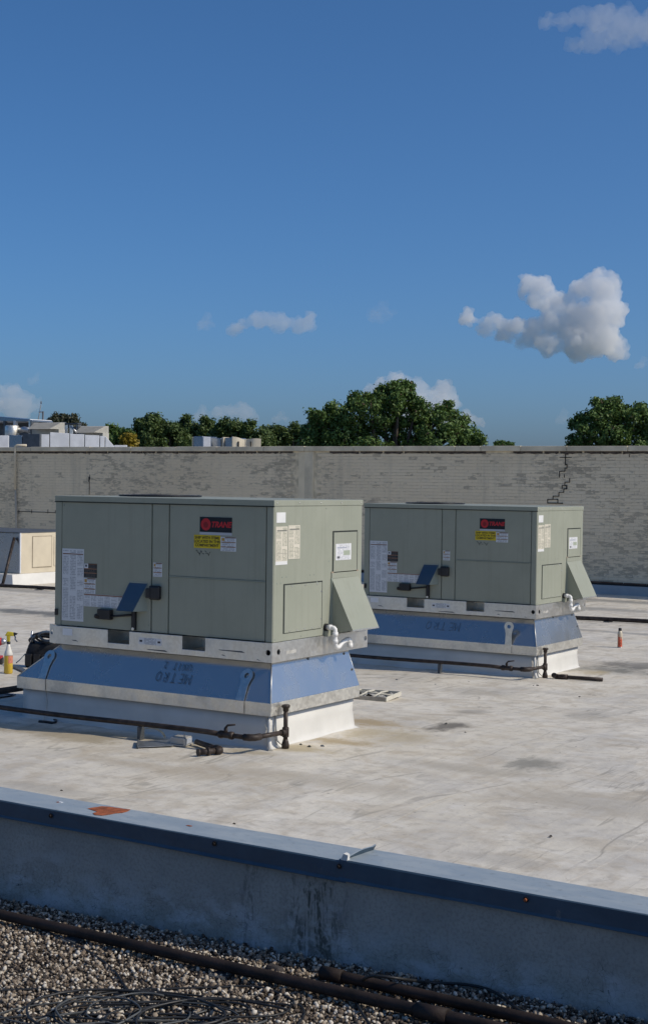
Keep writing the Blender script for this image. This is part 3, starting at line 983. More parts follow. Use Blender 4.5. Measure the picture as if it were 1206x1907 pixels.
def make_curb(label, seed):
    rr = random.Random(seed)
    ox, oy = CB['x1'], CB['y0']
    t = thing('roof_curb', label, 'roof curb', (ox, oy, 0), 0, 'white membrane curbs under the units')
    xa, xb, ya, yb = CB['x0'] - ox, 0.0, 0.0, CB['y1'] - oy
    # membrane flashed over the curb: slightly bulging walls with a soft fillet at the roof
    prof = [(0.035, -0.004), (0.016, 0.004), (0.006, 0.015), (0.001, 0.05), (-0.004, 0.15), (0.0, 0.253)]
    per = []
    for (p0, p1, n_) in (((xa, ya), (xb, ya), 30), ((xb, ya), (xb, yb), 16), ((xb, yb), (xa, yb), 30), ((xa, yb), (xa, ya), 16)):
        for i in range(n_):
            a = i / n_
            per.append((p0[0] + (p1[0] - p0[0]) * a, p0[1] + (p1[1] - p0[1]) * a))
    cx_, cy_ = (xa + xb) / 2, (ya + yb) / 2
    vs, fs = [], []
    ph = rr.random() * 6
    for (off, z) in prof:
        for (px, py) in per:
            fx = (1 if px > xb - 1e-6 else -1 if px < xa + 1e-6 else 0)
            fy = (1 if py > yb - 1e-6 else -1 if py < ya + 1e-6 else 0)
            wv = 0.004 * math.sin(px * 7 + ph) * math.cos(py * 9 + ph) + 0.003 * math.sin(z * 30 + px * 11)
            if z > 0.24:
                wv = 0
            if z < 0.01:
                wv *= 4
            vs.append((px + fx * (off + wv), py + fy * (off + wv), z))
    n_ = len(per)
    for r_ in range(len(prof) - 1):
        for i in range(n_):
            j = (i + 1) % n_
            fs.append((r_ * n_ + i, r_ * n_ + j, (r_ + 1) * n_ + j, (r_ + 1) * n_ + i))
    fs.append(tuple((len(prof) - 1) * n_ + i for i in range(n_)))
    mb = MB()
    mb.add(vs, fs, True)
    mb.s[-1] = False
    mb.build('curb_wall', 'white_skin', t)
    # folded corner pleat and vertical laps
    mb = MB()
    mb.tube([(0.006, -0.004, 0.250), (0.012, -0.010, 0.20), (0.008, -0.006, 0.13), (0.02, -0.016, 0.05), (0.055, -0.05, 0.0)], [0.006, 0.016, 0.013, 0.017, 0.02], 8)
    mb.build('corner_fold', 'white_skin', t)
    mb = MB()
    mb.tube([(0.005, 0.085, 0.25), (0.006, 0.088, 0.15), (0.012, 0.10, 0.05), (0.05, 0.14, 0.004)], 0.006, 6)
    mb.build('membrane_lap', 'white_skin', t)
    mb = MB()
    mb.tube([(-2.29, -0.003, 0.25), (-2.285, 0.0, 0.15), (-2.285, -0.008, 0.05), (-2.28, -0.04, 0.004)], 0.006, 6)
    mb.build('membrane_lap', 'white_skin', t)
    return t


make_curb('low white membrane curb under the nearer unit', 1)
c2 = make_curb('low white membrane curb under the farther unit', 2)
c2.location = (CB['x1'] - 0.405, CB['y0'] + 5.83, -0.10)
unit2 = copy_tree(unit)
unit2.location = (-6.81, 15.28, 0.555)
tag(unit2, 'farther sage green rooftop air conditioner, partly behind the hood of the nearer one', 'air conditioner')


# ---------------------------------------------------------------- gas pipes
def fitting(mb, p, ax, r, le):
    return mb.lathe([(r * 0.94, -le / 2), (r, -le / 2 + 0.006), (r, le / 2 - 0.006), (r * 0.94, le / 2)], p, 12, ax)


def make_gas(label):
    # origin at the foot of the riser
    t = thing('gas_pipe', label, 'pipe', (-6.296, 9.485, 0.0), 0, 'gas pipes in front of the unit curbs')
    rp = 0.0205
    yb, zb = -0.375, 0.125
    MB().tube([(0, 0, 0.05), (0, 0, 0.30)], rp * 0.86, 12).build('riser', 'iron', t)
    mb = MB()
    mb.lathe([(rp * 0.95, 0.285), (rp * 1.1, 0.29), (rp * 1.15, 0.312), (rp * 1.6, 0.318), (rp * 1.6, 0.334), (rp * 1.2, 0.338)], (0, 0, 0), 14)
    mb.build('riser_cap', 'iron', t)
    mb = MB()
    mb.lathe([(rp * 1.45, 0.0), (rp * 1.45, 0.03), (rp * 1.1, 0.055), (rp * 0.9, 0.07)], (0, 0, 0.002), 14)
    mb.build('drip_cap', 'iron', t)
    mb = MB()
    fitting(mb, (0, 0, zb), 'z', rp * 1.3, 0.075)
    mb.tube([(0, 0, zb), (-0.008, -0.05, zb)], rp * 1.25, 12)
    mb.build('tee', 'iron', t)
    MB().tube([(-0.006, -0.04, zb), (-0.045, yb + 0.07, zb)], rp * 0.9, 12).build('pipe', 'iron', t)
    mb = MB()
    mb.tube([(-0.04, yb + 0.09, zb), (-0.048, yb + 0.035, zb), (-0.075, yb + 0.006, zb), (-0.125, yb, zb)], [rp * 1.3, rp * 1.3, rp * 1.35, rp * 1.3], 12)
    mb.build('elbow', 'iron', t)
    MB().tube([(-0.10, yb, zb), (-0.24, yb, zb)], rp * 0.9, 12).build('pipe', 'iron', t)
    mb = MB()
    mb.lathe([(rp * 1.1, -0.07), (rp * 1.5, -0.06), (rp * 1.5, -0.035), (rp * 1.2, -0.03), (rp * 1.25, 0.03), (rp * 1.5, 0.035), (rp * 1.5, 0.06), (rp * 1.1, 0.07)], (-0.29, yb, zb), 10, 'x')
    mb.lathe([(rp * 0.8, 0), (rp * 0.7, 0.05), (rp * 0.4, 0.055)], (-0.295, yb, zb), 10)
    vl = mb.build('valve', 'iron', t)
    MB().tube([(-0.30, yb, zb + 0.05), (-0.275, yb - 0.005, zb + 0.075), (-0.20, yb - 0.01, zb + 0.088)], [0.010, 0.009, 0.006], 6).build('valve_lever', 'iron', vl)
    pts = [(-0.34, yb, zb)]
    for q in range(1, 24):
        a = q / 23
        pts.append((-0.34 - a * 3.06, yb + 0.010 * math.sin(a * 5) - 0.03 * a, zb + 0.006 * math.sin(a * 7 + 1)))
    MB().tube(pts, rp, 12).build('pipe', 'iron', t)
    MB().box((-1.15, yb - 0.01, 0.0), (-1.12, yb + 0.05, zb - rp)).build('pipe_support', 'dark_metal', t, 0.004)
    MB().box((-2.95, yb - 0.01, 0.0), (-2.92, yb + 0.05, zb - rp)).build('pipe_support', 'dark_metal', t, 0.004)
    return t


gas = make_gas('rusty black gas pipe with valve and riser along the front of the nearer curb')
gas2 = copy_tree(gas)
gas2.location = (-6.701, 15.315, -0.10)
tag(gas2, 'rusty black gas pipe with valve and riser along the front of the farther curb', 'pipe')

t = thing('gas_main', 'dark iron pipe running away past the left end of the nearer curb', 'pipe', (-9.72, 9.0, 0))
MB().tube([(0.0, 0.0, 0.10), (0.01, 2.0, 0.098), (0.0, 4.0, 0.06), (0.0, 5.95, 0.02)], 0.03, 12).build('pipe', 'iron', t)
mb = MB()
fitting(mb, (0, 0.1, 0.10), 'y', 0.036, 0.12)
mb.build('coupling', 'iron', t)
for yy in (0.55, 1.9, 3.4, 5.0):
    zz = ground_z(9 + yy)
    MB().box((-0.06, yy - 0.05, zz), (0.06, yy + 0.05, 0.068 + zz * 0.8)).build('pipe_support', 'dark_metal', t, 0.004)

a, b = onz(0, 1090, -0.05), onz(1206, 1157, -0.05)
t = thing('gas_main', 'long black pipe lying across the roof behind both units', 'pipe', (float(a[0]), float(a[1]), 0))
dv = (b - a)
MB().tube([tuple(dv * s + np.array([0, 0, -0.055 + 0.006 * math.sin(s * 20)])) for s in np.linspace(-0.15, 1.4, 30)], 0.033, 10).build('pipe', 'iron', t)
for s in np.linspace(-0.1, 1.3, 9):
    p = dv * s
    MB().box((p[0] - 0.05, p[1] - 0.08, -0.10), (p[0] + 0.05, p[1] + 0.08, -0.085)).build('pipe_support', 'dark_metal', t)


# ---------------------------------------------------------------- brick wall at the back
k = NT('painted_brick')
att = k.node('ShaderNodeAttribute', attribute_name='tone')
tone = att.outputs['Fac']
p = k.pos()
nz = k.noise(k.scale(p, (1, 1, 3.6)), 6.5, 6, 0.72)
big = k.noise(k.scale(p, (0.35, 1, 0.8)), 1.0, 4, 0.6)
drip = k.noise(k.scale(p, (3.2, 1, 0.25)), 1.0, 5, 0.65)
cp = k.mix(k.ramp(big, 0.3, 0.7), (0.73, 0.62, 0.445), (0.80, 0.69, 0.505))
cp = k.mix(k.ramp(drip, 0.5, 0.72, 0, 0.5), cp, (0.53, 0.47, 0.355))
cp = k.mix(k.ramp(nz, 0.5, 0.7, 0, 0.35), cp, (0.57, 0.505, 0.385))
cd = k.mix(k.ramp(nz, 0.35, 0.65), (0.30, 0.265, 0.20), (0.45, 0.395, 0.30))
pf = k.math('ADD', tone, k.math('MULTIPLY', k.math('SUBTRACT', nz, 0.5), 3.0))
MAT['brick'] = k.done(k.mix(k.ramp(pf, 0.38, 0.72, 0.0, 0.85), cp, cd), 0.85, 0, k.bump(nz, 0.4, 0.006), 0.2)
MAT['mortar'] = simple('painted_mortar', (0.63, 0.545, 0.39), 0.9, 0, 0.25, 6, 0.4)
MAT['coping'] = simple('concrete_coping', (0.62, 0.55, 0.41), 0.85, 0, 0.16, 2.5, 0.3)
MAT['dark_band'] = simple('crumbling_bitumen', (0.07, 0.055, 0.045), 0.9, 0, 0.5, 12, 0.6)
MAT['crack'] = simple('open_crack', (0.03, 0.028, 0.025), 0.95, 0, 0.2)
MAT['render_strip'] = simple('cement_render', (0.70, 0.61, 0.44), 0.85, 0, 0.08, 3, 0.2)

WX0, WX1, WTOP = -40.0, 2.0, 2.86
wall = thing('brick_wall', 'long grey painted brick wall with peeling patches behind the units', 'wall', (-12, WALL_Y, -0.12))
OW = (12, -WALL_Y, 0.12)
mb = MB(OW).box((WX0, WALL_Y + 0.008, -0.12), (WX1, WALL_Y + 0.30, WTOP - 0.11))
mb.build('mortar_bed', 'mortar', wall)
CH, BLN, JT = 0.0683, 0.2032, 0.0065


def vnoise(x, y, s):
    x, y = x / s, y / s
    xi, yi = math.floor(x), math.floor(y)

    def h(a, b):
        v = math.sin(a * 127.1 + b * 311.7 + s * 13.7) * 43758.5453
        return v - math.floor(v)
    fx, fy = x - xi, y - yi
    fx, fy = fx * fx * (3 - 2 * fx), fy * fy * (3 - 2 * fy)
    return (h(xi, yi) * (1 - fx) + h(xi + 1, yi) * fx) * (1 - fy) + (h(xi, yi + 1) * (1 - fx) + h(xi + 1, yi + 1) * fx) * fy


pilaster_u = (float(onw(556, 880, WALL_Y)[0]), float(onw(584, 880, WALL_Y)[0]))
bricks = []
ncourse = int((WTOP - 0.11 - 0.045 + 0.12) / CH)
for r_ in range(ncourse):
    z0 = WTOP - 0.155 - (r_ + 1) * CH
    off = 0.5 * BLN if r_ % 2 else 0.0
    for i in range(int((WX1 - WX0) / BLN)):
        xa = WX0 + i * BLN + off
        xm, zm = xa + BLN / 2, z0 + CH / 2
        if pilaster_u[0] - 0.12 < xm < pilaster_u[1] + 0.12:
            continue
        nn = 0.55 * vnoise(xm, zm * 2.2, 1.7) + 0.30 * vnoise(xm + 40, zm * 3, 0.55) + 0.15 * vnoise(xm, zm * 4 + 9, 0.21)
        px, py, dd = project((xm, WALL_Y, zm))
        edge = -0.01 if px > 640 else -0.02
        if px < 330:
            edge -= 0.05
        tone_v = min(1, max(0, (nn + edge - 0.36) * 2.3)) * (0.45 + 0.55 * random.random())
        if random.random() < 0.05:
            tone_v = max(tone_v, 0.6)
        bricks.append((xa, z0, tone_v, px, py, dd))


def visible(px, py):
    if not (0 < px < 1206 and 0 < py < 1090):
        return False
    if 100 < px < 675 and py > 915:
        return False
    if 672 < px < 1086 and py > 932:
        return False
    return not (px < 108 and py > 980)


near = sorted([b for b in bricks if visible(b[3], b[4])], key=lambda b: b[5])[:300]
near_set = set((b[0], b[1]) for b in near)
var = []
rb = random.Random(5)
for q in range(8):
    j_ = lambda s: rb.uniform(-s, s)
    mb = MB()
    w_, h_ = BLN - 0.003, CH - JT
    c8 = [(0 + j_(.002), -0.002 + j_(.002), 0 + j_(.0015)), (w_ + j_(.002), -0.002 + j_(.002), 0 + j_(.0015)), (w_, 0.02, 0), (0, 0.02, 0),
          (0 + j_(.002), -0.002 + j_(.002), h_ + j_(.0015)), (w_ + j_(.002), -0.002 + j_(.002), h_ + j_(.0015)), (w_, 0.02, h_), (0, 0.02, h_)]
    mb.add(c8, [(3, 2, 1, 0), (4, 5, 6, 7), (0, 1, 5, 4), (1, 2, 6, 5), (3, 0, 4, 7)])
    me = mb.mesh('brick', 'brick')
    at = me.attributes.new('tone', 'FLOAT', 'POINT')
    tv = q / 7.0
    at.data.foreach_set('value', [tv] * len(me.vertices))
    var.append((tv, me, c8))
for (xa, z0, tv, px, py, dd) in near:
    me = min(var, key=lambda v: abs(v[0] - tv))[1]
    o = bpy.data.objects.new('brick', me)
    sc.collection.objects.link(o)
    o.parent = wall
    o.location = (xa + 12, 0, z0 + 0.12)
mb = MB(OW)
tones = []
for (xa, z0, tv, px, py, dd) in bricks:
    if (xa, z0) in near_set:
        continue
    c8 = var[rb.randrange(8)][2]
    mb.add([(xa + c[0], WALL_Y + c[1], z0 + c[2]) for c in c8], [(3, 2, 1, 0), (4, 5, 6, 7), (0, 1, 5, 4), (1, 2, 6, 5), (3, 0, 4, 7)])
    tones += [tv] * 8
o = mb.build('brickwork', 'brick', wall)
at = o.data.attributes.new('tone', 'FLOAT', 'POINT')
at.data.foreach_set('value', tones)
o['kind'] = 'stuff'
# rendered strip that splits the wall
MB(OW).box((pilaster_u[0], WALL_Y - 0.012, -0.12), (pilaster_u[1], WALL_Y + 0.02, WTOP - 0.112)).build('render_strip', 'render_strip', wall, 0.006)
MB(OW).box((pilaster_u[0] + 0.17, WALL_Y - 0.017, -0.12), (pilaster_u[1] - 0.03, WALL_Y - 0.011, WTOP - 0.112)).build('joint_cover', 'coping', wall)
# coping stones
jx = sorted([WX0, WX1] + [float(onw(px, 838, WALL_Y)[0]) for px in (-130, 60, 170, 246, 330, 405, 492, 568, 660, 751, 848, 896, 970, 1056, 1169)] + [-8.3, -6.6, -4.8, -2.9, -1.0, -33, -36])
for i in range(len(jx) - 1):
    dz = random.uniform(-0.006, 0.006)
    dy = random.uniform(-0.008, 0.008)
    MB(OW).box((jx[i] + 0.004, WALL_Y - 0.05 + dy, WTOP - 0.108), (jx[i + 1] - 0.004, WALL_Y + 0.34, WTOP + dz)).build('coping_stone', 'coping', wall, 0.01)
# crumbling dark flashing line under the coping
xx = WX0
while xx < WX1:
    ln = random.uniform(0.25, 0.8)
    if not (pilaster_u[0] - 0.2 < xx + ln / 2 < pilaster_u[1] + 0.2) and random.random() < 0.985:
        top_, bot_ = [], []
        nseg = 7
        zt_, zb_ = WTOP - 0.110, WTOP - 0.158
        A = [(xx + ln * q / nseg, zb_ + random.uniform(-0.012, 0.018)) for q in range(nseg + 1)]
        ring0 = [(x, WALL_Y - 0.016, z) for x, z in A] + [(xx + ln, WALL_Y - 0.016, zt_), (xx, WALL_Y - 0.016, zt_)]
        ring1 = [(x, WALL_Y + 0.004, z) for x, z in A] + [(xx + ln, WALL_Y + 0.004, zt_), (xx, WALL_Y + 0.004, zt_)]
        MB(OW).hull(ring0, ring1).build('crumbling_flashing', 'dark_band', wall)
    xx += ln + random.uniform(0.0, 0.06)


def crack(pts, wd=1.4, nm='crack'):
    """stepped open crack following the joints (photo pixels on the wall plane)"""
    mb = MB(OW)
    P = [onw(px, py, WALL_Y) for px, py in pts]
    for a_, b_ in zip(P[:-1], P[1:]):
        hw = 0.0042 * wd
        mb.box((min(a_[0], b_[0]) - hw, WALL_Y - 0.0135, min(a_[2], b_[2]) - hw), (max(a_[0], b_[0]) + hw, WALL_Y - 0.002, max(a_[2], b_[2]) + hw))
    return mb.build(nm, 'crack', wall)


crack([(1057, 841), (1052, 846), (1052, 865), (1055, 866), (1055, 872), (1051, 872), (1051, 878), (1041, 878), (1041, 889)])
crack([(1042, 852), (1063, 852)])
crack([(1060, 891), (1060, 898), (1051, 898), (1051, 904), (1046, 904), (1046, 910)])
crack([(1051, 904), (1055, 905), (1054, 910), (1049, 911), (1049, 917), (1040, 917), (1040, 924), (1029, 924), (1029, 930), (1019, 930), (1019, 937), (1047, 937)])
crack([(1029, 930), (1038, 930), (1038, 936)])
crack([(1050, 884), (1050, 889)])
crack([(168, 884), (168, 888), (166, 893), (167, 897), (167, 921)], 0.9)
crack([(33, 952), (60, 953), (85, 954), (104, 955)], 1.0)
for px in (36, 60, 90, 104):
    crack([(px, 949 + (px % 3)), (px, 956)], 0.8)
crack([(167, 841), (167, 847)], 1.0)
crack([(271, 842), (271, 848)], 1.0)
crack([(1171, 846), (1171, 851)], 1.0)
# downpipe with a cream upper length
P0, P1, P2 = onw(29, 832, WALL_Y - 0.06), onw(29, 912, WALL_Y - 0.06), onw(31, 990, WALL_Y - 0.06)
dp = thing('downpipe', 'thin cream downpipe hooked over the wall top at far left', 'pipe', (float(P2[0]), WALL_Y - 0.06, -0.1))
oo = (-float(P2[0]), -(WALL_Y - 0.06), 0.1)
e = onw(45, 829, WALL_Y - 0.06)
MB(oo).tube([(float(e[0]), WALL_Y + 0.03, 2.905), (float(P0[0]) + 0.06, WALL_Y - 0.055, 2.905), (float(P0[0]) + 0.01, WALL_Y - 0.066, 2.89), (float(P0[0]), WALL_Y - 0.068, 2.83), tuple(P1)], 0.03, 10).build('upper_pipe', 'cream', dp)
MB(oo).tube([(float(P1[0]), WALL_Y - 0.05, float(P1[2]) + 0.05), (float(P2[0]), WALL_Y - 0.05, float(P2[2])), (float(P2[0]), WALL_Y - 0.05, -0.09)], 0.026, 10).build('lower_pipe', simple('grey_pipe', (0.50, 0.44, 0.34), 0.6), dp)
# base flashing along the foot of the wall
bf = thing('base_flashing', 'grey metal upstand along the foot of the brick wall', 'flashing', (-12, WALL_Y - 0.15, -0.1))
ob = (12, -(WALL_Y - 0.15), 0.1)
MAT['flash_grey'] = simple('painted_upstand', (0.33, 0.35, 0.36), 0.5, 0.1, 0.1, 2.0)
MB(ob).hull([(WX0, WALL_Y - 0.15, -0.105), (WX1, WALL_Y - 0.15, -0.105), (WX1, WALL_Y - 0.01, -0.105), (WX0, WALL_Y - 0.01, -0.105)],
            [(WX0, WALL_Y - 0.12, 0.085), (WX1, WALL_Y - 0.12, 0.085), (WX1, WALL_Y - 0.01, 0.085), (WX0, WALL_Y - 0.01, 0.085)]).build('upstand', 'flash_grey', bf, 0.01)
MB(ob).box((WX0, WALL_Y - 0.10, 0.087), (WX1, WALL_Y - 0.012, 0.118)).build('shadow_gap', 'crack', bf)
mb = MB(ob)
xx = WX0
while xx < WX1:
    ln = random.uniform(0.4, 1.1)
    mb.box((xx, WALL_Y - 0.06, 0.120), (xx + ln - 0.03, WALL_Y - 0.01, 0.140 + random.uniform(0, 0.008)))
    xx += ln
mb.build('termination_bar', simple('rusted_bar', (0.13, 0.075, 0.05), 0.8, 0, 0.4, 6), bf)


# ---------------------------------------------------------------- equipment on the roof beyond the wall
FR = 2.45
MAT['far_roof'] = simple('far_roof_felt', (0.35, 0.34, 0.32), 0.85)
struct(MB().box((-60, WALL_Y + 0.36, -5.1), (8, 62, FR)).build('far_roof', 'far_roof'))


def fplane(px, py, Y):
    q = onw(px, py, Y)
    return float(q[0]), float(q[2])


YD = 33.0
FACE = R(38)      # these ducts stand turned towards the sun


def turned_box(par, nm, mat, px0, px1, pyt, Y, depth, pyt1=None, bev=0.01, zb=None, back=0.0, gap=0.012):
    """a box whose front face spans px0..px1 on the vertical plane at Y, front edge bevelled"""
    ox, oy, oz = par.location
    (xa, za), (xb, zb_) = fplane(px0, pyt, Y), fplane(px1, pyt1 if pyt1 is not None else pyt, Y)
    bz = FR if zb is None else zb
    fr = [(xa + gap - ox, Y - oy, bz - oz), (xb - gap - ox, Y - oy, bz - oz), (xb - gap - ox, Y + depth - oy, bz - oz), (xa + gap - ox, Y + depth - oy, bz - oz)]
    tp = [(xa + gap - ox, Y + back - oy, za - oz), (xb - gap - ox, Y + back - oy, zb_ - oz), (xb - gap - ox, Y + depth - oy, zb_ - oz), (xa + gap - ox, Y + depth - oy, za - oz)]
    return MB().hull(fr, tp).build(nm, mat, par, bev)


def on_plane(px, py, P0, n):
    d = ray(px, py)
    t_ = np.dot(np.asarray(P0) - EYEP, n) / np.dot(d, n)
    return EYEP + t_ * d


def sunny_box(par, nm, mat, px0, px1, py0, py1, P0, th, depth, gap=0.012, bev=0.008, zb=None):
    """box standing on the far roof whose front face lies on a vertical plane turned by th towards the sun"""
    n = np.array([math.sin(th), -math.cos(th), 0.0])
    a, b = on_plane(px0, py0, P0, n), on_plane(px1, py1, P0, n)
    e = (b - a)
    e[2] = 0
    e /= np.linalg.norm(e)
    a, b = a + e * gap, b - e * gap
    o = np.array(par.location)
    bz = FR if zb is None else zb
    bt = [np.array([a[0], a[1], bz]), np.array([b[0], b[1], bz]), np.array([b[0], b[1], bz]) - n * depth, np.array([a[0], a[1], bz]) - n * depth]
    tp = [np.array([a[0], a[1], a[2]]), np.array([b[0], b[1], b[2]]), np.array([b[0], b[1], b[2]]) - n * depth, np.array([a[0], a[1], a[2]]) - n * depth]
    return MB().hull([tuple(q - o) for q in bt], [tuple(q - o) for q in tp]).build(nm, mat, par, bev)


def far_thing(nm, label, cat, px, Y, group=None):
    x, _ = fplane(px, 830, Y)
    return thing(nm, label, cat, (x, Y, FR), 0, group)


# long white duct casing in panels
dt = far_thing('white_duct', 'long white panelled duct casing on the roof beyond the wall at far left', 'duct', 75, YD)
TH = R(42)
PD = onw(75, 820, YD)
for (pa, pb, yt, yt1) in ((75, 93, 809, 809), (93, 130, 805, 807), (130, 158, 808, 809), (158, 186, 810, 811), (186, 196, 812, 812)):
    sunny_box(dt, 'panel', 'white_paint', pa, pb, yt, yt1, PD, TH, 0.8)
PD2 = onw(-60, 820, YD)
for (pa, pb, yt, yt1) in ((-60, -20, 811, 811), (-20, 17, 811, 811)):
    sunny_box(dt, 'panel', 'white_paint', pa, pb, yt, yt1, PD2, TH, 0.5)
nD = np.array([math.sin(TH), -math.cos(TH), 0.0])
o3 = np.array(dt.location)
qa, qb = on_plane(196.5, 812, PD, nD), on_plane(213, 831, PD, nD)
tri = [np.array([qa[0], qa[1], FR]), np.array([qb[0], qb[1], FR]), np.array([qb[0], qb[1], qb[2]]), qa]
MB().hull([tuple(q - o3) for q in tri], [tuple(q - nD * 0.8 - o3) for q in tri]).build('sloping_end', 'white_paint', dt, 0.008)
turned_box(dt, 'panel', 'blue_metal', 17, 42, 810, YD, 0.5, 812)
turned_box(dt, 'panel', 'dark_metal', 42, 75, 808, YD - 0.05, 0.6, 808)
sunny_box(dt, 'low_curb', 'white_paint', 213, 238, 829, 829, PD, TH, 0.5)

# tan louvred cowls
for (pa, pb, yt, lab) in ((59, 110, 787, 'tan sloping louvred cowl at far left, left of the dark open frame'), (146, 192, 793.5, 'tan sloping louvred cowl at far left, right of the dark open frame')):
    Yc = 36.0
    cw = far_thing('vent_cowl', lab, 'vent cowl', pa, Yc, 'tan cowls beyond the wall')
    (xa, zt_), (xb, _) = fplane(pa, yt, Yc), fplane(pb, yt, Yc)
    z2 = fplane(pa, yt + 13, Yc)[1]
    d = 0.55
    oq = (-cw.location[0], -cw.location[1], -cw.location[2])
    MB(oq).hull([(xa, Yc, FR), (xb, Yc, FR), (xb, Yc + 0.3, FR), (xa, Yc + 0.3, FR)], [(xa, Yc, z2), (xb, Yc, z2), (xb, Yc + 0.3, z2), (xa, Yc + 0.3, z2)]).build('body', 'tan', cw, 0.01)
    n_ = 6
    for q in range(n_):
        a0, a1 = q / n_, (q + 0.9) / n_
        ya, yb2 = Yc - d * (1 - a0) + d * 0.2, Yc - d * (1 - a1) + d * 0.2
        za_, zb_ = z2 + (zt_ - z2) * a0, z2 + (zt_ - z2) * a1
        MB(oq).hull([(xa + 0.25 * (1 - a0), ya, za_), (xb, ya, za_), (xb, Yc + 0.28, za_), (xa + 0.25 * (1 - a0), Yc + 0.28, za_)],
                    [(xa + 0.25 * (1 - a1), yb2 + 0.03, zb_), (xb, yb2 + 0.03, zb_), (xb, Yc + 0.28, zb_), (xa + 0.25 * (1 - a1), Yc + 0.28, zb_)]).build('louvre', 'tan', cw, 0.006)
    MB(oq).box((xa - 0.03, Yc - 0.02, z2 - 0.2), (xa + 0.015, Yc + 0.3, zt_ + 0.02)).build('cheek', 'dark_metal', cw)

# dark open frame between the cowls
fr_ = far_thing('equipment_rack', 'dark open steel frame between two tan cowls', 'frame', 128, 37.0)
oq = (-fr_.location[0], -fr_.location[1], -fr_.location[2])
Yf = 37.0
for (pa, pb, ya, yb2, mat) in ((110, 118, 786, 832, 'dark_metal'), (143, 146, 792, 832, 'galv_rail'), (119, 121, 790, 832, 'galv_rail'), (129, 131, 792, 832, 'galv_rail')):
    (xa, z1), (xb, _) = fplane(pa, ya, Yf), fplane(pb, ya, Yf)
    MB(oq).box((xa, Yf, FR), (xb, Yf + 0.15, z1)).build('post', mat, fr_)
(xa, z1), (xb, z0) = fplane(110, 787, Yf), fplane(146, 794, Yf)
MB(oq).box((xa, Yf - 0.02, z1 - 0.07), (xb, Yf + 0.17, z1 - 0.02)).build('beam', 'dark_metal', fr_)
MB(oq).box((xa, Yf + 0.6, FR), (xb, Yf + 0.7, z1 - 0.12)).build('back_plate', 'dark_metal', fr_)
(xa, z1), (xb, z0) = fplane(131, 794, Yf - 0.05), fplane(142, 805, Yf - 0.05)
MB(oq).tube([(xa, Yf - 0.03, z1), (xb, Yf - 0.03, z0)], 0.035, 6).build('brace', 'galv_rail', fr_)

# open-sided equipment stand at the far left
st = far_thing('equipment_stand', 'open-sided dark rooftop machine under a flat cover at far left', 'machine', 20, 36.5)
oq = (-st.location[0], -st.location[1], -st.location[2])
Ys = 36.5
(xa, z1), (xb, _) = fplane(-60, 785, Ys), fplane(58, 786, Ys)
MB(oq).box((xa, Ys + 0.9, FR), (xb, Ys + 1.0, z1)).build('back_plate', 'dark_metal', st)
MB(oq).box((xa, Ys - 0.05, z1 - 0.03), (xb, Ys + 1.0, z1 + 0.05)).build('roof_beam', 'white_paint', st)
for (pa, pb, m_) in ((9, 12, 'dark_metal'), (27.5, 31.5, 'white_paint'), (56, 59, 'galv_rail'), (-25, -22, 'dark_metal')):
    (x0_, _), (x1_, _) = fplane(pa, 800, Ys - 0.06), fplane(pb, 800, Ys - 0.06)
    MB(oq).box((x0_, Ys - 0.12, FR), (x1_, Ys + 0.0, z1)).build('post', m_, st)
(xa, z2), (xb, z3) = fplane(6, 776, Ys + 0.3), fplane(76, 783, Ys + 0.3)
MB(oq).hull([(xa, Ys - 0.1, z2 - 0.16), (xb, Ys - 0.1, z3 - 0.06), (xb, Ys + 0.9, z3 - 0.06), (xa, Ys + 0.9, z2 - 0.16)],
            [(xa, Ys - 0.1, z2), (xb, Ys - 0.1, z3), (xb, Ys + 0.9, z3), (xa, Ys + 0.9, z2)]).build('flat_cover', 'blue_metal', st, 0.01)
# silver drum and duct elbow inside it
xc, zc = fplane(23, 806, Ys - 0.4)
MB(oq).lathe([(0.02, -0.2), (0.2, -0.2), (0.235, -0.1), (0.235, 0.25), (0.2, 0.3), (0.02, 0.3)], (xc, Ys - 0.4, zc - 0.05), 18, 'z').build('fan_housing', 'galv_flange', st)
xc2, zc2 = fplane(46, 799, Ys - 0.3)
MB(oq).tube([(xc2 - 0.3, Ys - 0.3, zc2 - 0.05), (xc2, Ys - 0.3, zc2), (xc2 + 0.25, Ys - 0.3, zc2 - 0.05)], 0.09, 12).build('duct_elbow', 'galv', st)
# antenna mast and leaning pole
mp = far_thing('antenna_mast', 'short dark mast with a side arm beside the flat cover', 'mast', 80, 37.5)
oq = (-mp.location[0], -mp.location[1], -mp.location[2])
(xa, z1) = fplane(80.5, 766, 37.5)
(xb, zb_) = fplane(73, 767.5, 37.5)
MB(oq).tube([(xa, 37.5, FR), (xa, 37.5, z1)], 0.03, 8).build('pole', 'dark_metal', mp)
MB(oq).tube([(xa, 37.5, zb_), (xb, 37.5, zb_)], 0.022, 8).build('arm', 'galv_rail', mp)
lp = far_thing('leaning_pole', 'thin grey pole leaning over the roof equipment at far left', 'pole', 66, 38.0)
oq = (-lp.location[0], -lp.location[1], -lp.location[2])
(xa, za), (xb, zb_) = fplane(56, 832, 38.0), fplane(77, 750, 38.0)
MB(oq).tube([(xa, 38.0, FR), (xa * 0.03 + xb * 0.97, 38.0, zb_ - 0.1), (xb, 38.0, zb_)], [0.022, 0.016, 0.014], 8).build('pole_shaft', 'galv_rail', lp)
MB(oq).lathe([(0.015, -0.05), (0.022, 0.0), (0.012, 0.06)], (xb, 38.0, zb_), 8).build('pole_tip', 'dark_metal', lp)

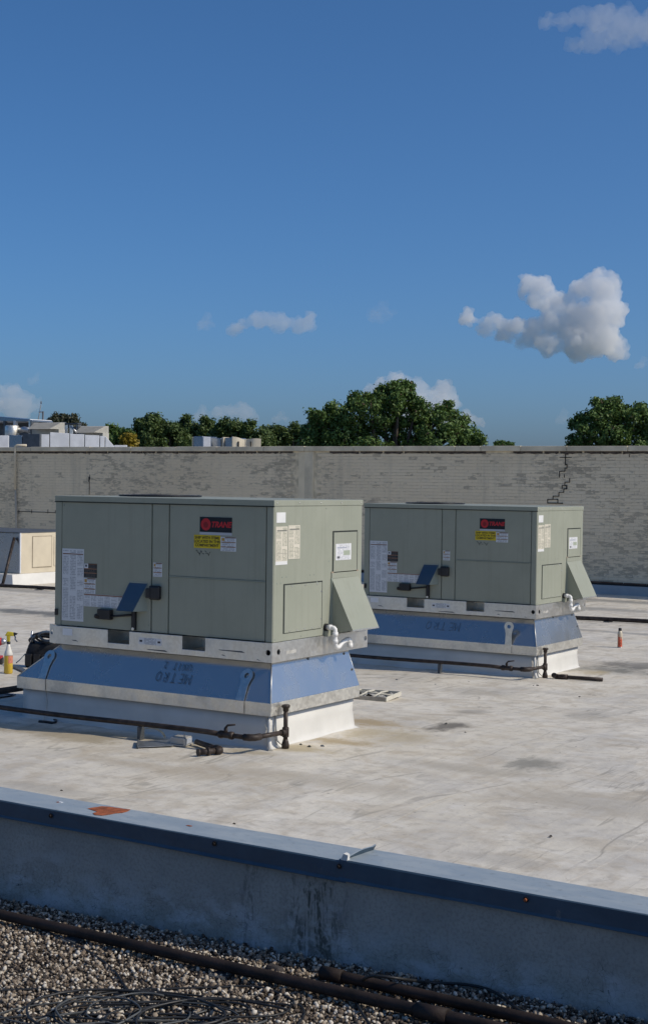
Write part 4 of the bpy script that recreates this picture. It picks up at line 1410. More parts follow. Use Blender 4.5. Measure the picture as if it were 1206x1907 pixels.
# boxes over the wall near the middle
Yb = 34.5
bx = far_thing('blue_grey_cabinet', 'blue grey metal cabinet with pale edges beyond the wall, left of the cream box', 'cabinet', 395, Yb)
turned_box(bx, 'edge_strip', 'cream', 357, 360, 814, Yb, 0.7)
turned_box(bx, 'panel', 'blue_metal', 360, 378, 812.5, Yb, 0.7)
sunny_box(bx, 'panel', 'white_paint', 378, 393, 813, 814, onw(378, 820, Yb - 0.3), R(40), 0.3)
turned_box(bx, 'panel', 'blue_metal', 393, 412, 815, Yb, 0.7, 816)
turned_box(bx, 'edge_strip', 'cream', 412.5, 417, 814, Yb - 0.05, 0.3)
turned_box(bx, 'panel', 'blue_metal', 417, 432.5, 815, Yb, 0.7)
cr = far_thing('cream_box', 'cream metal box with a dented top edge standing beyond the wall', 'box', 460, Yb)
oq = (-cr.location[0], -cr.location[1], -cr.location[2])
rot_ = R(30)
pa, pb = fplane(433, 813, Yb - 0.1), fplane(486, 817, Yb - 0.1)
N_ = 16
PC = onw(433, 820, Yb - 0.3)
nC = np.array([math.sin(R(40)), -math.cos(R(40)), 0.0])
vsF, vsB = [], []
for q in range(N_ + 1):
    a = q / N_
    x = pa[0] + (pb[0] - pa[0]) * a
    z = pa[1] + (pb[1] - pa[1]) * a
    dent = 0.16 * math.exp(-((a - 0.45) / 0.2) ** 2)
    # leaning face catches the sun
    q_ = on_plane(433 + 53 * a, 813 + 4 * a, PC, nC)
    bk = q_ - nC * 0.6
    vsF.append([(q_[0], q_[1], FR), (q_[0] - nC[0] * dent * 0.9, q_[1] - nC[1] * dent * 0.9, q_[2] - dent * 0.35), (bk[0], bk[1], q_[2] - dent * 0.2), (bk[0], bk[1], FR)])
vs = [p_ for row in vsF for p_ in row]
fs = []
for q in range(N_):
    for w_ in range(3):
        fs.append((4 * q + w_, 4 * (q + 1) + w_, 4 * (q + 1) + w_ + 1, 4 * q + w_ + 1))
fs += [(0, 1, 2, 3), (4 * N_ + 3, 4 * N_ + 2, 4 * N_ + 1, 4 * N_)]
mb = MB(oq)
mb.add(vs, fs)
mb.build('dented_casing', 'cream', cr)
for px in (444, 467):
    q_ = on_plane(px, 822, PC, nC)
    MB(oq).box((q_[0] - 0.012, q_[1] - 0.014, FR), (q_[0] + 0.012, q_[1] + 0.02, q_[2])).build('panel_joint', 'crack', cr)


# ---------------------------------------------------------------- trees
def leaf_mat(name, dark, light, autumn=None):
    k = NT(name)
    gi = k.node('ShaderNodeNewGeometry')
    rnd = gi.outputs['Random Per Island']
    big = k.noise(k.pos(), 0.7, 2)
    c = k.mix(k.math('ADD', k.math('MULTIPLY', rnd, 0.6), k.math('MULTIPLY', big, 0.4)), dark, light)
    if autumn:
        c = k.mix(k.ramp(rnd, autumn[1], autumn[1] + 0.02), c, autumn[0])
    k.put(k.b.inputs['Base Color'], c)
    k.b.inputs['Roughness'].default_value = 0.55
    k.b.inputs['Specular IOR Level'].default_value = 0.3
    tr = k.node('ShaderNodeBsdfTranslucent')
    k.put(tr.inputs[0], k.mix(0.5, c, (0.10, 0.14, 0.02)))
    mx = k.node('ShaderNodeMixShader')
    mx.inputs[0].default_value = 0.22
    k.t.links.new(k.b.outputs[0], mx.inputs[1])
    k.t.links.new(tr.outputs[0], mx.inputs[2])
    k.t.links.new(mx.outputs[0], k.n['Material Output'].inputs[0])
    return k.m


MAT['leaf'] = leaf_mat('broad_leaves', (0.040, 0.090, 0.022), (0.18, 0.275, 0.075), ((0.15, 0.11, 0.06), 0.965))
MAT['leaf_dark'] = leaf_mat('dark_leaves', (0.045, 0.085, 0.026), (0.16, 0.22, 0.07))
MAT['leaf_far'] = leaf_mat('brownish_leaves', (0.05, 0.055, 0.038), (0.11, 0.115, 0.07))
MAT['leaf_yellow'] = leaf_mat('yellowing_leaves', (0.20, 0.15, 0.015), (0.38, 0.28, 0.03))
MAT['bark'] = simple('bark', (0.09, 0.07, 0.055), 0.9, 0, 0.3, 3, 0.5)


def make_tree(label, lobes, D, mat='leaf', leaf=0.20, dens=1.0, group='trees beyond the far roof', zb=-5.2, trunk=0.28):
    """lobes: (photo x, photo y, radius in photo px) at distance D"""
    cs = []
    for (px, py, r) in lobes:
        rm = r * D / FPX * (1.0 if D < 90 else 0.92)
        p_ = at_depth(px, py, D + random.uniform(-0.9, 0.9) * rm * 1.3)
        cs.append((p_, rm))
    base = np.mean([c[0] for c in cs], 0)
    main = list(cs)
    for (c, rm) in main:
        for _ in range(6):
            d = rng.normal(size=3)
            d /= np.linalg.norm(d)
            cs.append((c + d * rm * rng.uniform(0.8, 1.15), rm * rng.uniform(0.22, 0.46)))
    t = thing('tree', label, 'tree', (float(base[0]), float(base[1]), zb), 0, group)
    # clump centres
    V, Fq = [], []
    cl = []
    cdir = []
    for (c, rm) in cs:
        ncl = max(7, int(24 * dens * (rm / 0.9) ** 2))
        d = rng.normal(size=(ncl, 3))
        d /= np.linalg.norm(d, axis=1)[:, None]
        rad = rm * (0.40 + 0.58 * rng.random(ncl) ** 0.6)
        cl.append(c + d * rad[:, None] * np.array([1.05, 1.05, 0.92]))
        cdir.append(d)
    cl = np.concatenate(cl)
    cdir = np.concatenate(cdir)
    per = 30
    cr_ = leaf * (1.2 + 1.3 * rng.random(len(cl)))
    nl = len(cl) * per
    off = np.clip(rng.normal(size=(nl, 3)), -1.5, 1.5) * 0.5
    ctr = np.repeat(cl, per, 0) + off * np.repeat(cr_, per)[:, None]
    nrm_ = rng.normal(size=(nl, 3)) * 0.75 + np.array([0, 0, 0.45]) + 0.9 * np.repeat(cdir, per, 0)
    nrm_ /= np.linalg.norm(nrm_, axis=1)[:, None]
    tmp = rng.normal(size=(nl, 3))
    ax = np.cross(nrm_, tmp)
    ax /= np.linalg.norm(ax, axis=1)[:, None]
    ay = np.cross(nrm_, ax)
    s = leaf * (0.40 + 0.45 * rng.random(nl))[:, None]
    bend = nrm_ * s * 0.25
    q0 = ctr - ax * s
    q1 = ctr + ay * s * 0.55 + bend
    q2 = ctr + ax * s
    q3 = ctr - ay * s * 0.55 + bend
    verts = np.stack([q0, q1, q2, q3], 1).reshape(-1, 3) - np.array([base[0], base[1], zb])
    me = bpy.data.meshes.new('crown')
    me.vertices.add(nl * 4)
    me.vertices.foreach_set('co', verts.astype(np.float32).ravel())
    me.loops.add(nl * 4)
    me.loops.foreach_set('vertex_index', np.arange(nl * 4, dtype=np.int32))
    me.polygons.add(nl)
    me.polygons.foreach_set('loop_start', np.arange(0, nl * 4, 4, dtype=np.int32))
    me.update(calc_edges=True)
    me.materials.append(MAT[mat])
    o = bpy.data.objects.new('crown', me)
    sc.collection.objects.link(o)
    o.parent = t
    # trunk and limbs
    mb = MB((-float(base[0]), -float(base[1]), -zb))
    lowz = min(c[0][2] - c[1] for c in cs)
    fork = np.array([base[0], base[1], max(zb + 2.0, lowz - 0.3)])
    mb.tube([(base[0], base[1], zb - 0.1), tuple((fork * 0.5 + np.array([base[0] + .15, base[1], zb]) * 0.5)), tuple(fork)], [trunk * 1.4, trunk, trunk * 0.85], 10)
    mb.build('trunk', 'bark', t)
    for (c, rm) in main:
        mb = MB((-float(base[0]), -float(base[1]), -zb))
        mid_ = fork * 0.55 + c * 0.45 + rng.normal(size=3) * 0.25
        mb.tube([tuple(fork), tuple(mid_), tuple(c), tuple(c + np.array([0, 0, rm * 0.5]))], [trunk * 0.55, trunk * 0.38, trunk * 0.2, trunk * 0.08], 7)
        mb.build('limb', 'bark', t)
    return t


make_tree('tall broad green tree standing highest above the middle of the brick wall',
          [(742, 742, 24), (744, 726, 12), (735, 775, 38), (690, 762, 34), (662, 752, 22), (660, 795, 36), (615, 795, 32), (592, 780, 16), (588, 815, 22), (790, 775, 30), (775, 760, 18), (835, 788, 30), (832, 770, 16),
           (868, 812, 24), (885, 822, 14), (700, 815, 40), (765, 815, 42), (640, 825, 34), (820, 825, 36), (720, 735, 14), (755, 728, 12), (600, 835, 30), (690, 850, 40), (780, 850, 40), (850, 845, 30), (625, 775, 18), (640, 810, 30), (575, 825, 18), (610, 820, 26), (705, 745, 16), (805, 800, 30), (858, 800, 18)], 85, 'leaf', 0.155, 0.85)
make_tree('rounded green tree at the right edge above the brick wall',
          [(1137, 772, 26), (1118, 762, 14), (1150, 758, 14), (1098, 785, 24), (1080, 790, 12), (1085, 815, 22), (1172, 782, 24), (1188, 770, 12), (1130, 808, 36), (1175, 815, 32), (1205, 795, 22), (1225, 815, 36), (1250, 790, 26), (1072, 828, 12), (1140, 850, 36), (1200, 850, 36)], 85, 'leaf', 0.155, 1.0)
rowT = [
    ('dark rounded tree rising from the tree line right of the far left cowls', [(283, 788, 18), (268, 800, 20), (300, 798, 20), (318, 800, 18), (255, 815, 20), (285, 818, 24), (315, 822, 22), (340, 820, 16), (285, 840, 26), (238, 822, 12), (330, 828, 16), (345, 832, 14), (268, 790, 10)]),
    ('tree line tree with two small peaks above the blue grey cabinet', [(343, 790, 14), (358, 800, 18), (382, 795, 16), (368, 815, 20), (400, 812, 18), (345, 815, 16), (375, 838, 22), (410, 826, 16), (395, 800, 12), (340, 826, 16)]),
    ('lower tree in the line directly behind the cream box', [(425, 798, 16), (442, 792, 12), (462, 802, 14), (415, 812, 16), (448, 815, 20), (478, 815, 16), (450, 838, 22), (400, 825, 16), (492, 826, 16), (410, 800, 12)]),
    ('lowest tree of the line, left beside the tall broad tree', [(498, 808, 14), (520, 804, 12), (545, 808, 14), (508, 822, 16), (538, 824, 18), (565, 818, 14), (530, 842, 20), (575, 835, 16), (490, 822, 16), (512, 812, 14), (558, 806, 12), (580, 815, 14)]),
]
for i, (lab, lb) in enumerate(rowT):
    make_tree(lab, lb, 118 + 6 * (i % 2), 'leaf_dark', 0.19, 0.9)
make_tree('grey brown treetop showing above the dark open frame at far left', [(103, 784, 9), (118, 786, 10), (135, 787, 10), (145, 795, 9), (95, 795, 9), (120, 800, 16), (105, 825, 24), (130, 830, 20)], 130, 'leaf_far', 0.19, 0.9)
make_tree('pale green bush with upright tips right of the far left duct', [(205, 808, 9), (218, 815, 10), (232, 812, 9), (212, 826, 12), (230, 828, 12), (200, 820, 10), (220, 845, 16)], 100, 'leaf', 0.2, 1.3)
make_tree('small yellowing bush in front of the tree line', [(241, 818, 6), (238, 826, 7), (248, 827, 6), (243, 840, 8)], 95, 'leaf_yellow', 0.16, 1.6, trunk=0.08)
make_tree('tiny green sprig just showing over the wall coping', [(928, 831, 4), (936, 832, 5), (946, 833, 4), (938, 845, 9)], 85, 'leaf', 0.14, 1.6, trunk=0.06)


# ---------------------------------------------------------------- box on the white roof at far left
p = onz(40, 1062, 0.28)
q = onz(18, 1091, -0.10)
BXu, BXw = float(q[0]) + 0.10, float(q[1]) + 0.12
bz = thing('cream_rooftop_box', 'cream and blue grey metal rooftop box on a white curb at left edge', 'rooftop box', (BXu, BXw, -0.10))
za = 0.0
MB().box((-2.6, 0.26, 0.22), (-0.18, 2.1, 1.045)).build('casing', 'cream', bz, 0.008)
MB().box((-2.6, 0.248, 0.24), (-0.20, 0.259, 1.035)).build('front_panel', 'blue_metal', bz)
MB().box((-0.20, 0.246, 0.23), (-0.165, 0.275, 1.045)).build('corner_post', 'white_paint', bz, 0.004)
MB().box((-2.62, 0.24, 1.046), (-0.17, 2.12, 1.062)).build('lid', 'dark_metal', bz, 0.004)
MB().box((-0.181, 0.62, 0.34), (-0.168, 1.17, 0.96)).build('door', 'cream', bz, 0.006)
MB().box((-0.181, 0.605, 0.325), (-0.172, 1.185, 0.975)).build('door_frame', simple('door_shadow_gap', (0.30, 0.25, 0.18), 0.7), bz)
MB().box((-0.181, 1.25, 0.34), (-0.168, 1.75, 0.96)).build('door', 'cream', bz, 0.006)
MB().hull([(-2.7, -0.12, -0.005), (0.0, -0.12, -0.005), (0.0, 2.2, -0.005), (-2.7, 2.2, -0.005)], [(-2.66, -0.02, 0.22), (-0.12, -0.02, 0.22), (-0.12, 2.15, 0.22), (-2.66, 2.15, 0.22)]).build('curb', 'white_skin', bz, 0.01)
pl = thing('leaning_pole', 'black iron pole leaning against the rooftop box at left edge', 'pole', (0, 0, 0))
a = onw(27, 1002, BXw + 0.215)
b = on_roof(5, 1093)
pl.location = tuple(b)
MB().tube([(0, 0, 0.03), tuple(np.array([a[0], a[1], a[2]]) - b)], 0.03, 8).build('pole_shaft', 'iron', pl)
MB().lathe([(0.05, -0.01), (0.05, 0.03), (0.035, 0.06)], (0, 0, 0.01), 10).build('pole_foot', 'iron', pl)


# ---------------------------------------------------------------- loose things on the white roof
# spray can
p = on_roof(1153, 1206)
t = thing('spray_can', 'cream and red aerosol can with black cap standing on the roof at right', 'spray can', tuple(p))
S = 1.0
MB().lathe([(0.030, 0.0), (0.033, 0.004), (0.033, 0.012)], (0, 0, 0), 20).build('base_rim', 'galv', t)
MB().lathe([(0.033, 0.012), (0.033, 0.19), (0.031, 0.20), (0.022, 0.222), (0.020, 0.226)], (0, 0, 0), 24).build('can_body', simple('cream_tin', (0.62, 0.55, 0.42), 0.35, 0.1), t)
mb = MB()
for q in range(9):
    a0, a1 = R(-62 + q * 12 - 55), R(-62 + (q + 1) * 12 - 55)
    z1 = 0.115 + 0.03 * (q % 2) + (0.03 if q < 3 else 0)
    mb.hull([(0.0332 * math.cos(a0), 0.0332 * math.sin(a0), 0.012), (0.0332 * math.cos(a1), 0.0332 * math.sin(a1), 0.012), (0.0336 * math.cos(a1), 0.0336 * math.sin(a1), 0.012), (0.0336 * math.cos(a0), 0.0336 * math.sin(a0), 0.012)],
            [(0.0332 * math.cos(a0), 0.0332 * math.sin(a0), z1), (0.0332 * math.cos(a1), 0.0332 * math.sin(a1), z1), (0.0336 * math.cos(a1), 0.0336 * math.sin(a1), z1), (0.0336 * math.cos(a0), 0.0336 * math.sin(a0), z1)])
mb.build('printed_label', simple('red_print', (0.52, 0.10, 0.05), 0.4, 0, 0.5, 60), t)
MB().lathe([(0.021, 0.224), (0.022, 0.23), (0.022, 0.256), (0.016, 0.262)], (0, 0, 0), 18).build('cap', 'black', t)

# trigger spray bottle with yellow liquid
p = on_roof(16, 1254)
t = thing('spray_bottle', 'clear trigger spray bottle of yellow liquid at left edge', 'spray bottle', tuple(p), R(32))
liq = simple('yellow_liquid', (0.62, 0.42, 0.05), 0.25, 0, 0.06, 20)
MB().lathe([(0.040, 0.0), (0.046, 0.006), (0.046, 0.185), (0.0455, 0.19)], (0, 0, 0), 24).build('liquid', liq, t)
MB().lathe([(0.0462, 0.19), (0.046, 0.205), (0.036, 0.235), (0.020, 0.285), (0.016, 0.315)], (0, 0, 0), 24).build('bottle_shoulder', simple('cloudy_plastic', (0.66, 0.64, 0.58), 0.35), t)
MB().lathe([(0.020, 0.312), (0.020, 0.335)], (0, 0, 0), 18).build('collar', 'black', t)
yel = simple('yellow_plastic', (0.50, 0.40, 0.03), 0.4)
mb = MB()
mb.hull([(-0.016, -0.014, 0.335), (0.014, -0.014, 0.335), (0.014, 0.014, 0.335), (-0.016, 0.014, 0.335)], [(-0.020, -0.016, 0.40), (0.018, -0.016, 0.40), (0.018, 0.016, 0.40), (-0.020, 0.016, 0.40)])
mb.hull([(-0.040, -0.017, 0.40), (0.055, -0.017, 0.395), (0.055, 0.017, 0.395), (-0.040, 0.017, 0.40)], [(-0.010, -0.013, 0.445), (0.050, -0.013, 0.435), (0.050, 0.013, 0.435), (-0.010, 0.013, 0.445)])
hd = mb.build('spray_head', yel, t, 0.006)
mb = MB()
mb.hull([(0.055, -0.012, 0.40), (0.085, -0.010, 0.41), (0.085, 0.010, 0.41), (0.055, 0.012, 0.40)], [(0.052, -0.012, 0.436), (0.098, -0.007, 0.424), (0.098, 0.007, 0.424), (0.052, 0.012, 0.436)])
mb.build('nozzle', 'black', hd, 0.003)
MB().tube([(0.058, 0, 0.41), (0.072, 0, 0.385), (0.068, 0, 0.362), (0.092, 0, 0.335)], [0.008, 0.008, 0.007, 0.006], 8).build('trigger', simple('dark_blue_plastic', (0.05, 0.07, 0.12), 0.4), hd)
mb = MB()
for q in range(7):
    a0, a1 = R(-40 + q * 11 - 40), R(-40 + (q + 1) * 11 - 40)
    r0, r1 = 0.0463, 0.0468
    mb.hull([(r0 * math.cos(a0), r0 * math.sin(a0), 0.11), (r0 * math.cos(a1), r0 * math.sin(a1), 0.11), (r1 * math.cos(a1), r1 * math.sin(a1), 0.11), (r1 * math.cos(a0), r1 * math.sin(a0), 0.11)],
            [(r0 * math.cos(a0), r0 * math.sin(a0), 0.19), (r0 * math.cos(a1), r0 * math.sin(a1), 0.19), (r1 * math.cos(a1), r1 * math.sin(a1), 0.19), (r1 * math.cos(a0), r1 * math.sin(a0), 0.19)])
mb.build('printed_label', simple('pink_print', (0.55, 0.20, 0.12), 0.4, 0, 0.2, 40), t)

# red and black power tool cut by the left edge
p = on_roof(-6, 1237)
t = thing('power_tool', 'red and black power tool lying at the left edge behind the spray bottle', 'power tool', tuple(p), R(30))
MB().box((-0.16, -0.06, 0.0), (0.07, 0.06, 0.075)).build('battery', 'black', t, 0.012)
MB().box((-0.15, -0.062, 0.058), (0.062, 0.062, 0.095)).build('battery_clip', 'red', t, 0.008)
MB().tube([(-0.03, 0, 0.09), (-0.012, 0, 0.17), (0.0, 0, 0.23)], [0.03, 0.026, 0.032], 10).build('grip', 'black', t)
mb = MB()
mb.lathe([(0.02, -0.13), (0.045, -0.11), (0.05, 0.02), (0.042, 0.055)], (0.0, 0, 0.255), 16, 'x')
bd = mb.build('motor_body', 'red', t)
MB().lathe([(0.036, 0.05), (0.034, 0.085), (0.018, 0.11)], (0.0, 0, 0.255), 14, 'x').build('chuck', 'galv', t)

# black tool bag behind the nearer curb
p = on_roof(88, 1243)
t = thing('tool_bag', 'black tool bag stuffed with hoses and tools behind the nearer skirt', 'tool bag', tuple(p), R(20))
vs, fs = [], []
NR, NS = 8, 20
rr = random.Random(3)
for i in range(NR):
    a = i / (NR - 1)
    for q in range(NS):
        an = 2 * math.pi * q / NS
        e_ = 4.0
        cx_, sx_ = math.cos(an), math.sin(an)
        sup = (abs(cx_) ** e_ + abs(sx_) ** e_) ** (-1 / e_)
        rx, ry = 0.24 - 0.05 * a ** 2, 0.13 - 0.03 * a
        vs.append((rx * sup * cx_ * (1 + 0.05 * math.sin(an * 3 + a * 5)), ry * sup * sx_ * (1 + 0.06 * math.cos(an * 4 + a * 3)), 0.26 * a + 0.015 * math.sin(an * 2 + 1) * a))
for i in range(NR - 1):
    for q in range(NS):
        fs.append((i * NS + q, i * NS + (q + 1) % NS, (i + 1) * NS + (q + 1) % NS, (i + 1) * NS + q))
fs.append(tuple(range(NS - 1, -1, -1)))
fs.append(tuple((NR - 1) * NS + q for q in range(NS)))
mb = MB()
mb.add(vs, fs, True)
bag = mb.build('bag_body', simple('black_canvas', (0.012, 0.013, 0.016), 0.8, 0, 0.4, 12, 0.4), t)
for q in range(4):
    MB().box((-0.2 + q * 0.1, -0.155, 0.03), (-0.12 + q * 0.1, -0.12, 0.16)).build('pocket', 'black', bag, 0.01)
hose = simple('blue_grey_hose', (0.06, 0.085, 0.12), 0.3, 0, 0.4, 8)
for q in range(4):
    cxq = -0.06 + 0.03 * q
    pts = [(cxq + (0.15 - 0.02 * q) * math.cos(a), -0.03 * q + 0.06 * math.sin(a * 2) * 0.4, 0.29 + 0.022 * q + 0.05 * math.sin(a)) for a in np.linspace(0.3, 6.0, 18)]
    MB().tube(pts, 0.014, 8).build('coiled_hose', hose if q % 2 else 'black', t)
MB().tube([(-0.16, 0, 0.24), (-0.15, -0.02, 0.36), (0.0, -0.03, 0.40), (0.15, -0.02, 0.36), (0.16, 0, 0.24)], 0.016, 8).build('carry_handle', 'black', t)
for q, (x, c_) in enumerate(((0.17, 'red'), (0.21, 'rust'), (0.12, 'galv'), (-0.20, 'galv'))):
    MB().tube([(x, 0.0, 0.2), (x + 0.03, -0.02, 0.34 + 0.02 * q)], [0.016, 0.012], 8).build('tool_handle', c_, t)
MB().tube([(-0.2, -0.13, 0.16), (-0.25, -0.18, 0.09), (-0.28, -0.2, 0.06)], 0.006, 6).build('loose_strap', hose, t)

# short board behind the spray bottle
p = on_roof(27, 1243)
t = thing('board', 'short weathered board lying behind the spray bottle', 'board', tuple(p), R(-33))
MB().box((0, -0.04, 0.002), (0.62, 0.04, 0.022)).build('board_plank', simple('weathered_wood', (0.20, 0.16, 0.125), 0.85, 0, 0.3, 12, 0.3), t, 0.002)
MB().box((0.02, -0.035, 0.0225), (0.60, 0.035, 0.025)).build('board_facing', 'dark_metal', t)

# discarded air filter
A = on_roof(719, 1307)
B = on_roof(757, 1296)
dx, dy = B[0] - A[0], B[1] - A[1]
t = thing('air_filter', 'torn cardboard-framed air filter lying right of the nearer curb', 'air filter', tuple(A), math.atan2(dy, dx) - R(90))
card = simple('filter_card', (0.56, 0.53, 0.44), 0.8, 0, 0.1, 10)
cardd = simple('filter_card_dirty', (0.36, 0.33, 0.28), 0.85, 0, 0.25, 10)
S1, S2, HT = 0.46, 0.55, 0.042
for (a0, b0, a1, b1, m_) in ((-0.012, 0, 0.0, S1, card), (-S2, 0, -0.012, 0.012, cardd), (-S2, S1 - 0.012, -0.012, S1, card), (-S2, 0.012, -S2 + 0.012, S1 - 0.012, card)):
    MB().box((a0, b0, 0.0), (a1, b1, HT)).build('frame_side', m_, t, 0.002)
for q, xx in enumerate((-0.14, -0.28, -0.42)):
    MB().tube([(xx, 0.012, HT - 0.006), (xx + 0.02, S1 * 0.35, HT + 0.012), (xx - 0.03, S1 * 0.7, HT - 0.004), (xx, S1 - 0.012, HT - 0.006)], 0.010, 6).build('cross_strip', card, t)
MB().tube([(-S2, S1 * 0.5, HT - 0.008), (-0.3, S1 * 0.52, HT + 0.006), (-0.012, S1 * 0.45, HT - 0.008)], 0.010, 6).build('cross_strip', card, t)
vs, fs = [], []
NX, NY = 20, 14
for j in range(NY + 1):
    for i in range(NX + 1):
        x = -S2 + 0.015 + (S2 - 0.03) * i / NX
        y = 0.015 + (S1 - 0.03) * j / NY
        z = 0.018 + 0.012 * math.sin(i * 1.9) + 0.008 * math.sin(j * 1.3 + i) - (0.014 if (i * 7 + j * 3) % 11 < 4 else 0)
        vs.append((x, y, max(0.003, z)))
for j in range(NY):
    for i in range(NX):
        if (i // 4 + j // 4) % 3 == 0 and 2 < i < NX - 2:
            continue
        e = j * (NX + 1) + i
        fs.append((e, e + 1, e + NX + 2, e + NX + 1))
mb = MB()
mb.add(vs, fs, False)
mb.build('filter_media', simple('dirty_filter_media', (0.30, 0.30, 0.29), 0.95, 0, 0.35, 20), t)
MB().box((-S2 + 0.013, 0.013, 0.0005), (-0.013, S1 - 0.013, 0.0025)).build('filter_back', 'dark_metal', t)

# grey electrical box with a cover plate, lying open in front of the nearer curb
p = on_roof(344, 1391)
t = thing('junction_box', 'small grey weatherproof electrical box lying in front of the nearer curb', 'electrical box', tuple(p), R(8))
gm = simple('grey_cast_box', (0.42, 0.41, 0.38), 0.5, 0.2, 0.06)
MB().box((-0.145, 0.0, 0.0), (0.0, 0.14, 0.012)).build('base_plate', gm, t, 0.003)
MB().box((-0.135, 0.012, 0.012), (-0.01, 0.13, 0.066)).build('box_body', gm, t, 0.006)
MB().box((-0.008, 0.03, 0.014), (0.0, 0.115, 0.055)).build('cover', 'grey_tape', t, 0.003)
MB().tube([(-0.02, 0.03, 0.06), (-0.021, 0.03, 0.10)], [0.007, 0.004], 6).build('screw_stud', gm, t)
MB().box((-0.012, -0.006, 0.012), (0.012, 0.012, 0.06)).build('hinge', gm, t, 0.002)
# galvanised offcut
A = on_roof(254, 1394)
t = thing('sheet_offcut', 'flat galvanised sheet offcut left of the grey electrical box', 'metal offcut', tuple(A), 0)
q1, q2, q3 = on_roof(323, 1391) - A, on_roof(326, 1379) - A, on_roof(257, 1383) - A
q0 = np.zeros(3)
MB().hull([tuple(x + np.array([0, 0, 0.008])) for x in (q0, q1, q2, q3)], [tuple(x + np.array([0, 0, 0.011])) for x in (q0, q1, q2, q3)]).build('sheet', 'galv', t)
MB().hull([(0, 0, 0.0), tuple(q3), tuple(q3 + np.array([0.02, 0, 0])), (0.02, 0.0, 0)], [(0, 0, 0.03), tuple(q3 + np.array([0, 0, 0.03])), tuple(q3 + np.array([0.006, 0, 0.03])), (0.006, 0, 0.03)]).build('turned_edge', 'dark_metal', t)
# curled strip of tan backing
A = on_roof(308, 1377)
t = thing('curled_strip', 'curled tan strip standing behind the grey electrical box', 'strip', tuple(A), R(15))
vs, fs = [], []
for i in range(9):
    a = R(10 + i * 13)
    x, z = -0.12 + 0.12 * math.cos(a) , 0.085 * math.sin(a)
    for y in (-0.02, 0.02):
        vs += [(x, y, z), (x * 0.97, y, z * 0.96)]
for i in range(8):
    b_ = 4 * i
    fs += [(b_, b_ + 2, b_ + 6, b_ + 4), (b_ + 1, b_ + 5, b_ + 7, b_ + 3), (b_, b_ + 4, b_ + 5, b_ + 1), (b_ + 2, b_ + 3, b_ + 7, b_ + 6)]
fs += [(0, 1, 3, 2), (32, 34, 35, 33)]
mb = MB()
mb.add(vs, fs)
mb.build('strip_sheet', simple('tan_strip', (0.50, 0.42, 0.28), 0.7), t)

# loose pipe ends
A, Bq, Cq = on_roof(369, 1408), on_roof(411, 1404), on_roof(366, 1388)
t = thing('pipe_offcut', 'loose elbowed iron pipe end lying in front of the nearer curb', 'pipe', tuple(A))
r_ = 0.022
Bq, Cq = Bq - A, Cq - A
zz = np.array([0, 0, 0.027])
MB().tube([tuple(zz), tuple(Bq * 0.85 + zz)], r_, 12).build('short_arm', 'iron', t)
MB().tube([tuple(Bq * 0.75 + zz), tuple(Bq * 0.97 + zz), tuple(Bq * 0.97 + (Cq - Bq) * 0.06 + np.array([.0, .012, 0.027])), tuple(Bq + (Cq - Bq) * 0.2 + zz)], r_ * 1.35, 12).build('elbow', 'iron', t)
MB().tube([tuple(Bq + (Cq - Bq) * 0.15 + zz), tuple(Cq + zz)], r_ * 0.95, 12).build('long_arm', 'iron', t)
MB().tube([tuple(Bq * 0.38 + zz), tuple(Bq * 0.50 + zz)], r_ * 1.35, 12).build('collar', 'iron', t)
MB().tube([tuple(-Bq * 0.03 + zz), tuple(Bq * 0.05 + zz)], r_ * 1.2, 12).build('collar', 'iron', t)

A, Bq = on_roof(1033, 1264), on_roof(1121, 1270)
t = thing('pipe_offcut', 'loose straight iron pipe with a fitting lying right of the farther curb', 'pipe', tuple(A))
d_ = Bq - A
MB().tube([tuple(d_ * 0.1 + zz), tuple(d_ + zz)], 0.021, 12).build('pipe_length', 'iron', t)
MB().tube([tuple(d_ * 0.12 + zz), tuple(d_ * 0.26 + zz)], 0.030, 12).build('coupling', 'iron', t)
MB().tube([tuple(d_ * 0.15 + zz), tuple(d_ * 0.02 + zz), (-0.01, 0.01, 0.033), (0.0, -0.04, 0.042)], [0.026, 0.028, 0.03, 0.03], 12).build('elbow', 'iron', t)

# bent cable scrap by the nearer curb
pts = [on_roof(*q) for q in ((73, 1346), (85, 1347), (97, 1349), (104, 1348), (105, 1344), (101, 1343))]
A = pts[0]
t = MB().tube([tuple(x - A + np.array([0, 0, 0.012])) for x in pts], 0.011, 7).build('cable_scrap', 'black', None, loc=tuple(A))
tag(t, 'hooked scrap of black cable beside the left part of the nearer curb', 'cable')
# black mat added to deepen the unit's shadow left of the nearer curb
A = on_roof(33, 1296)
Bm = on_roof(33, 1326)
t = thing('shade_mat', 'black mat deepening the shadow left of the nearer curb', 'mat', (float(A[0]), float(Bm[1]), 0.0))
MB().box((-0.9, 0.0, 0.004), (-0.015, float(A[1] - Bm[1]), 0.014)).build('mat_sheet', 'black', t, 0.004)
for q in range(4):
    MB().box((-0.88, 0.03 + q * (A[1] - Bm[1] - 0.08) / 3, 0.0145), (-0.03, 0.05 + q * (A[1] - Bm[1] - 0.08) / 3, 0.018)).build('mat_rib', 'black', t)
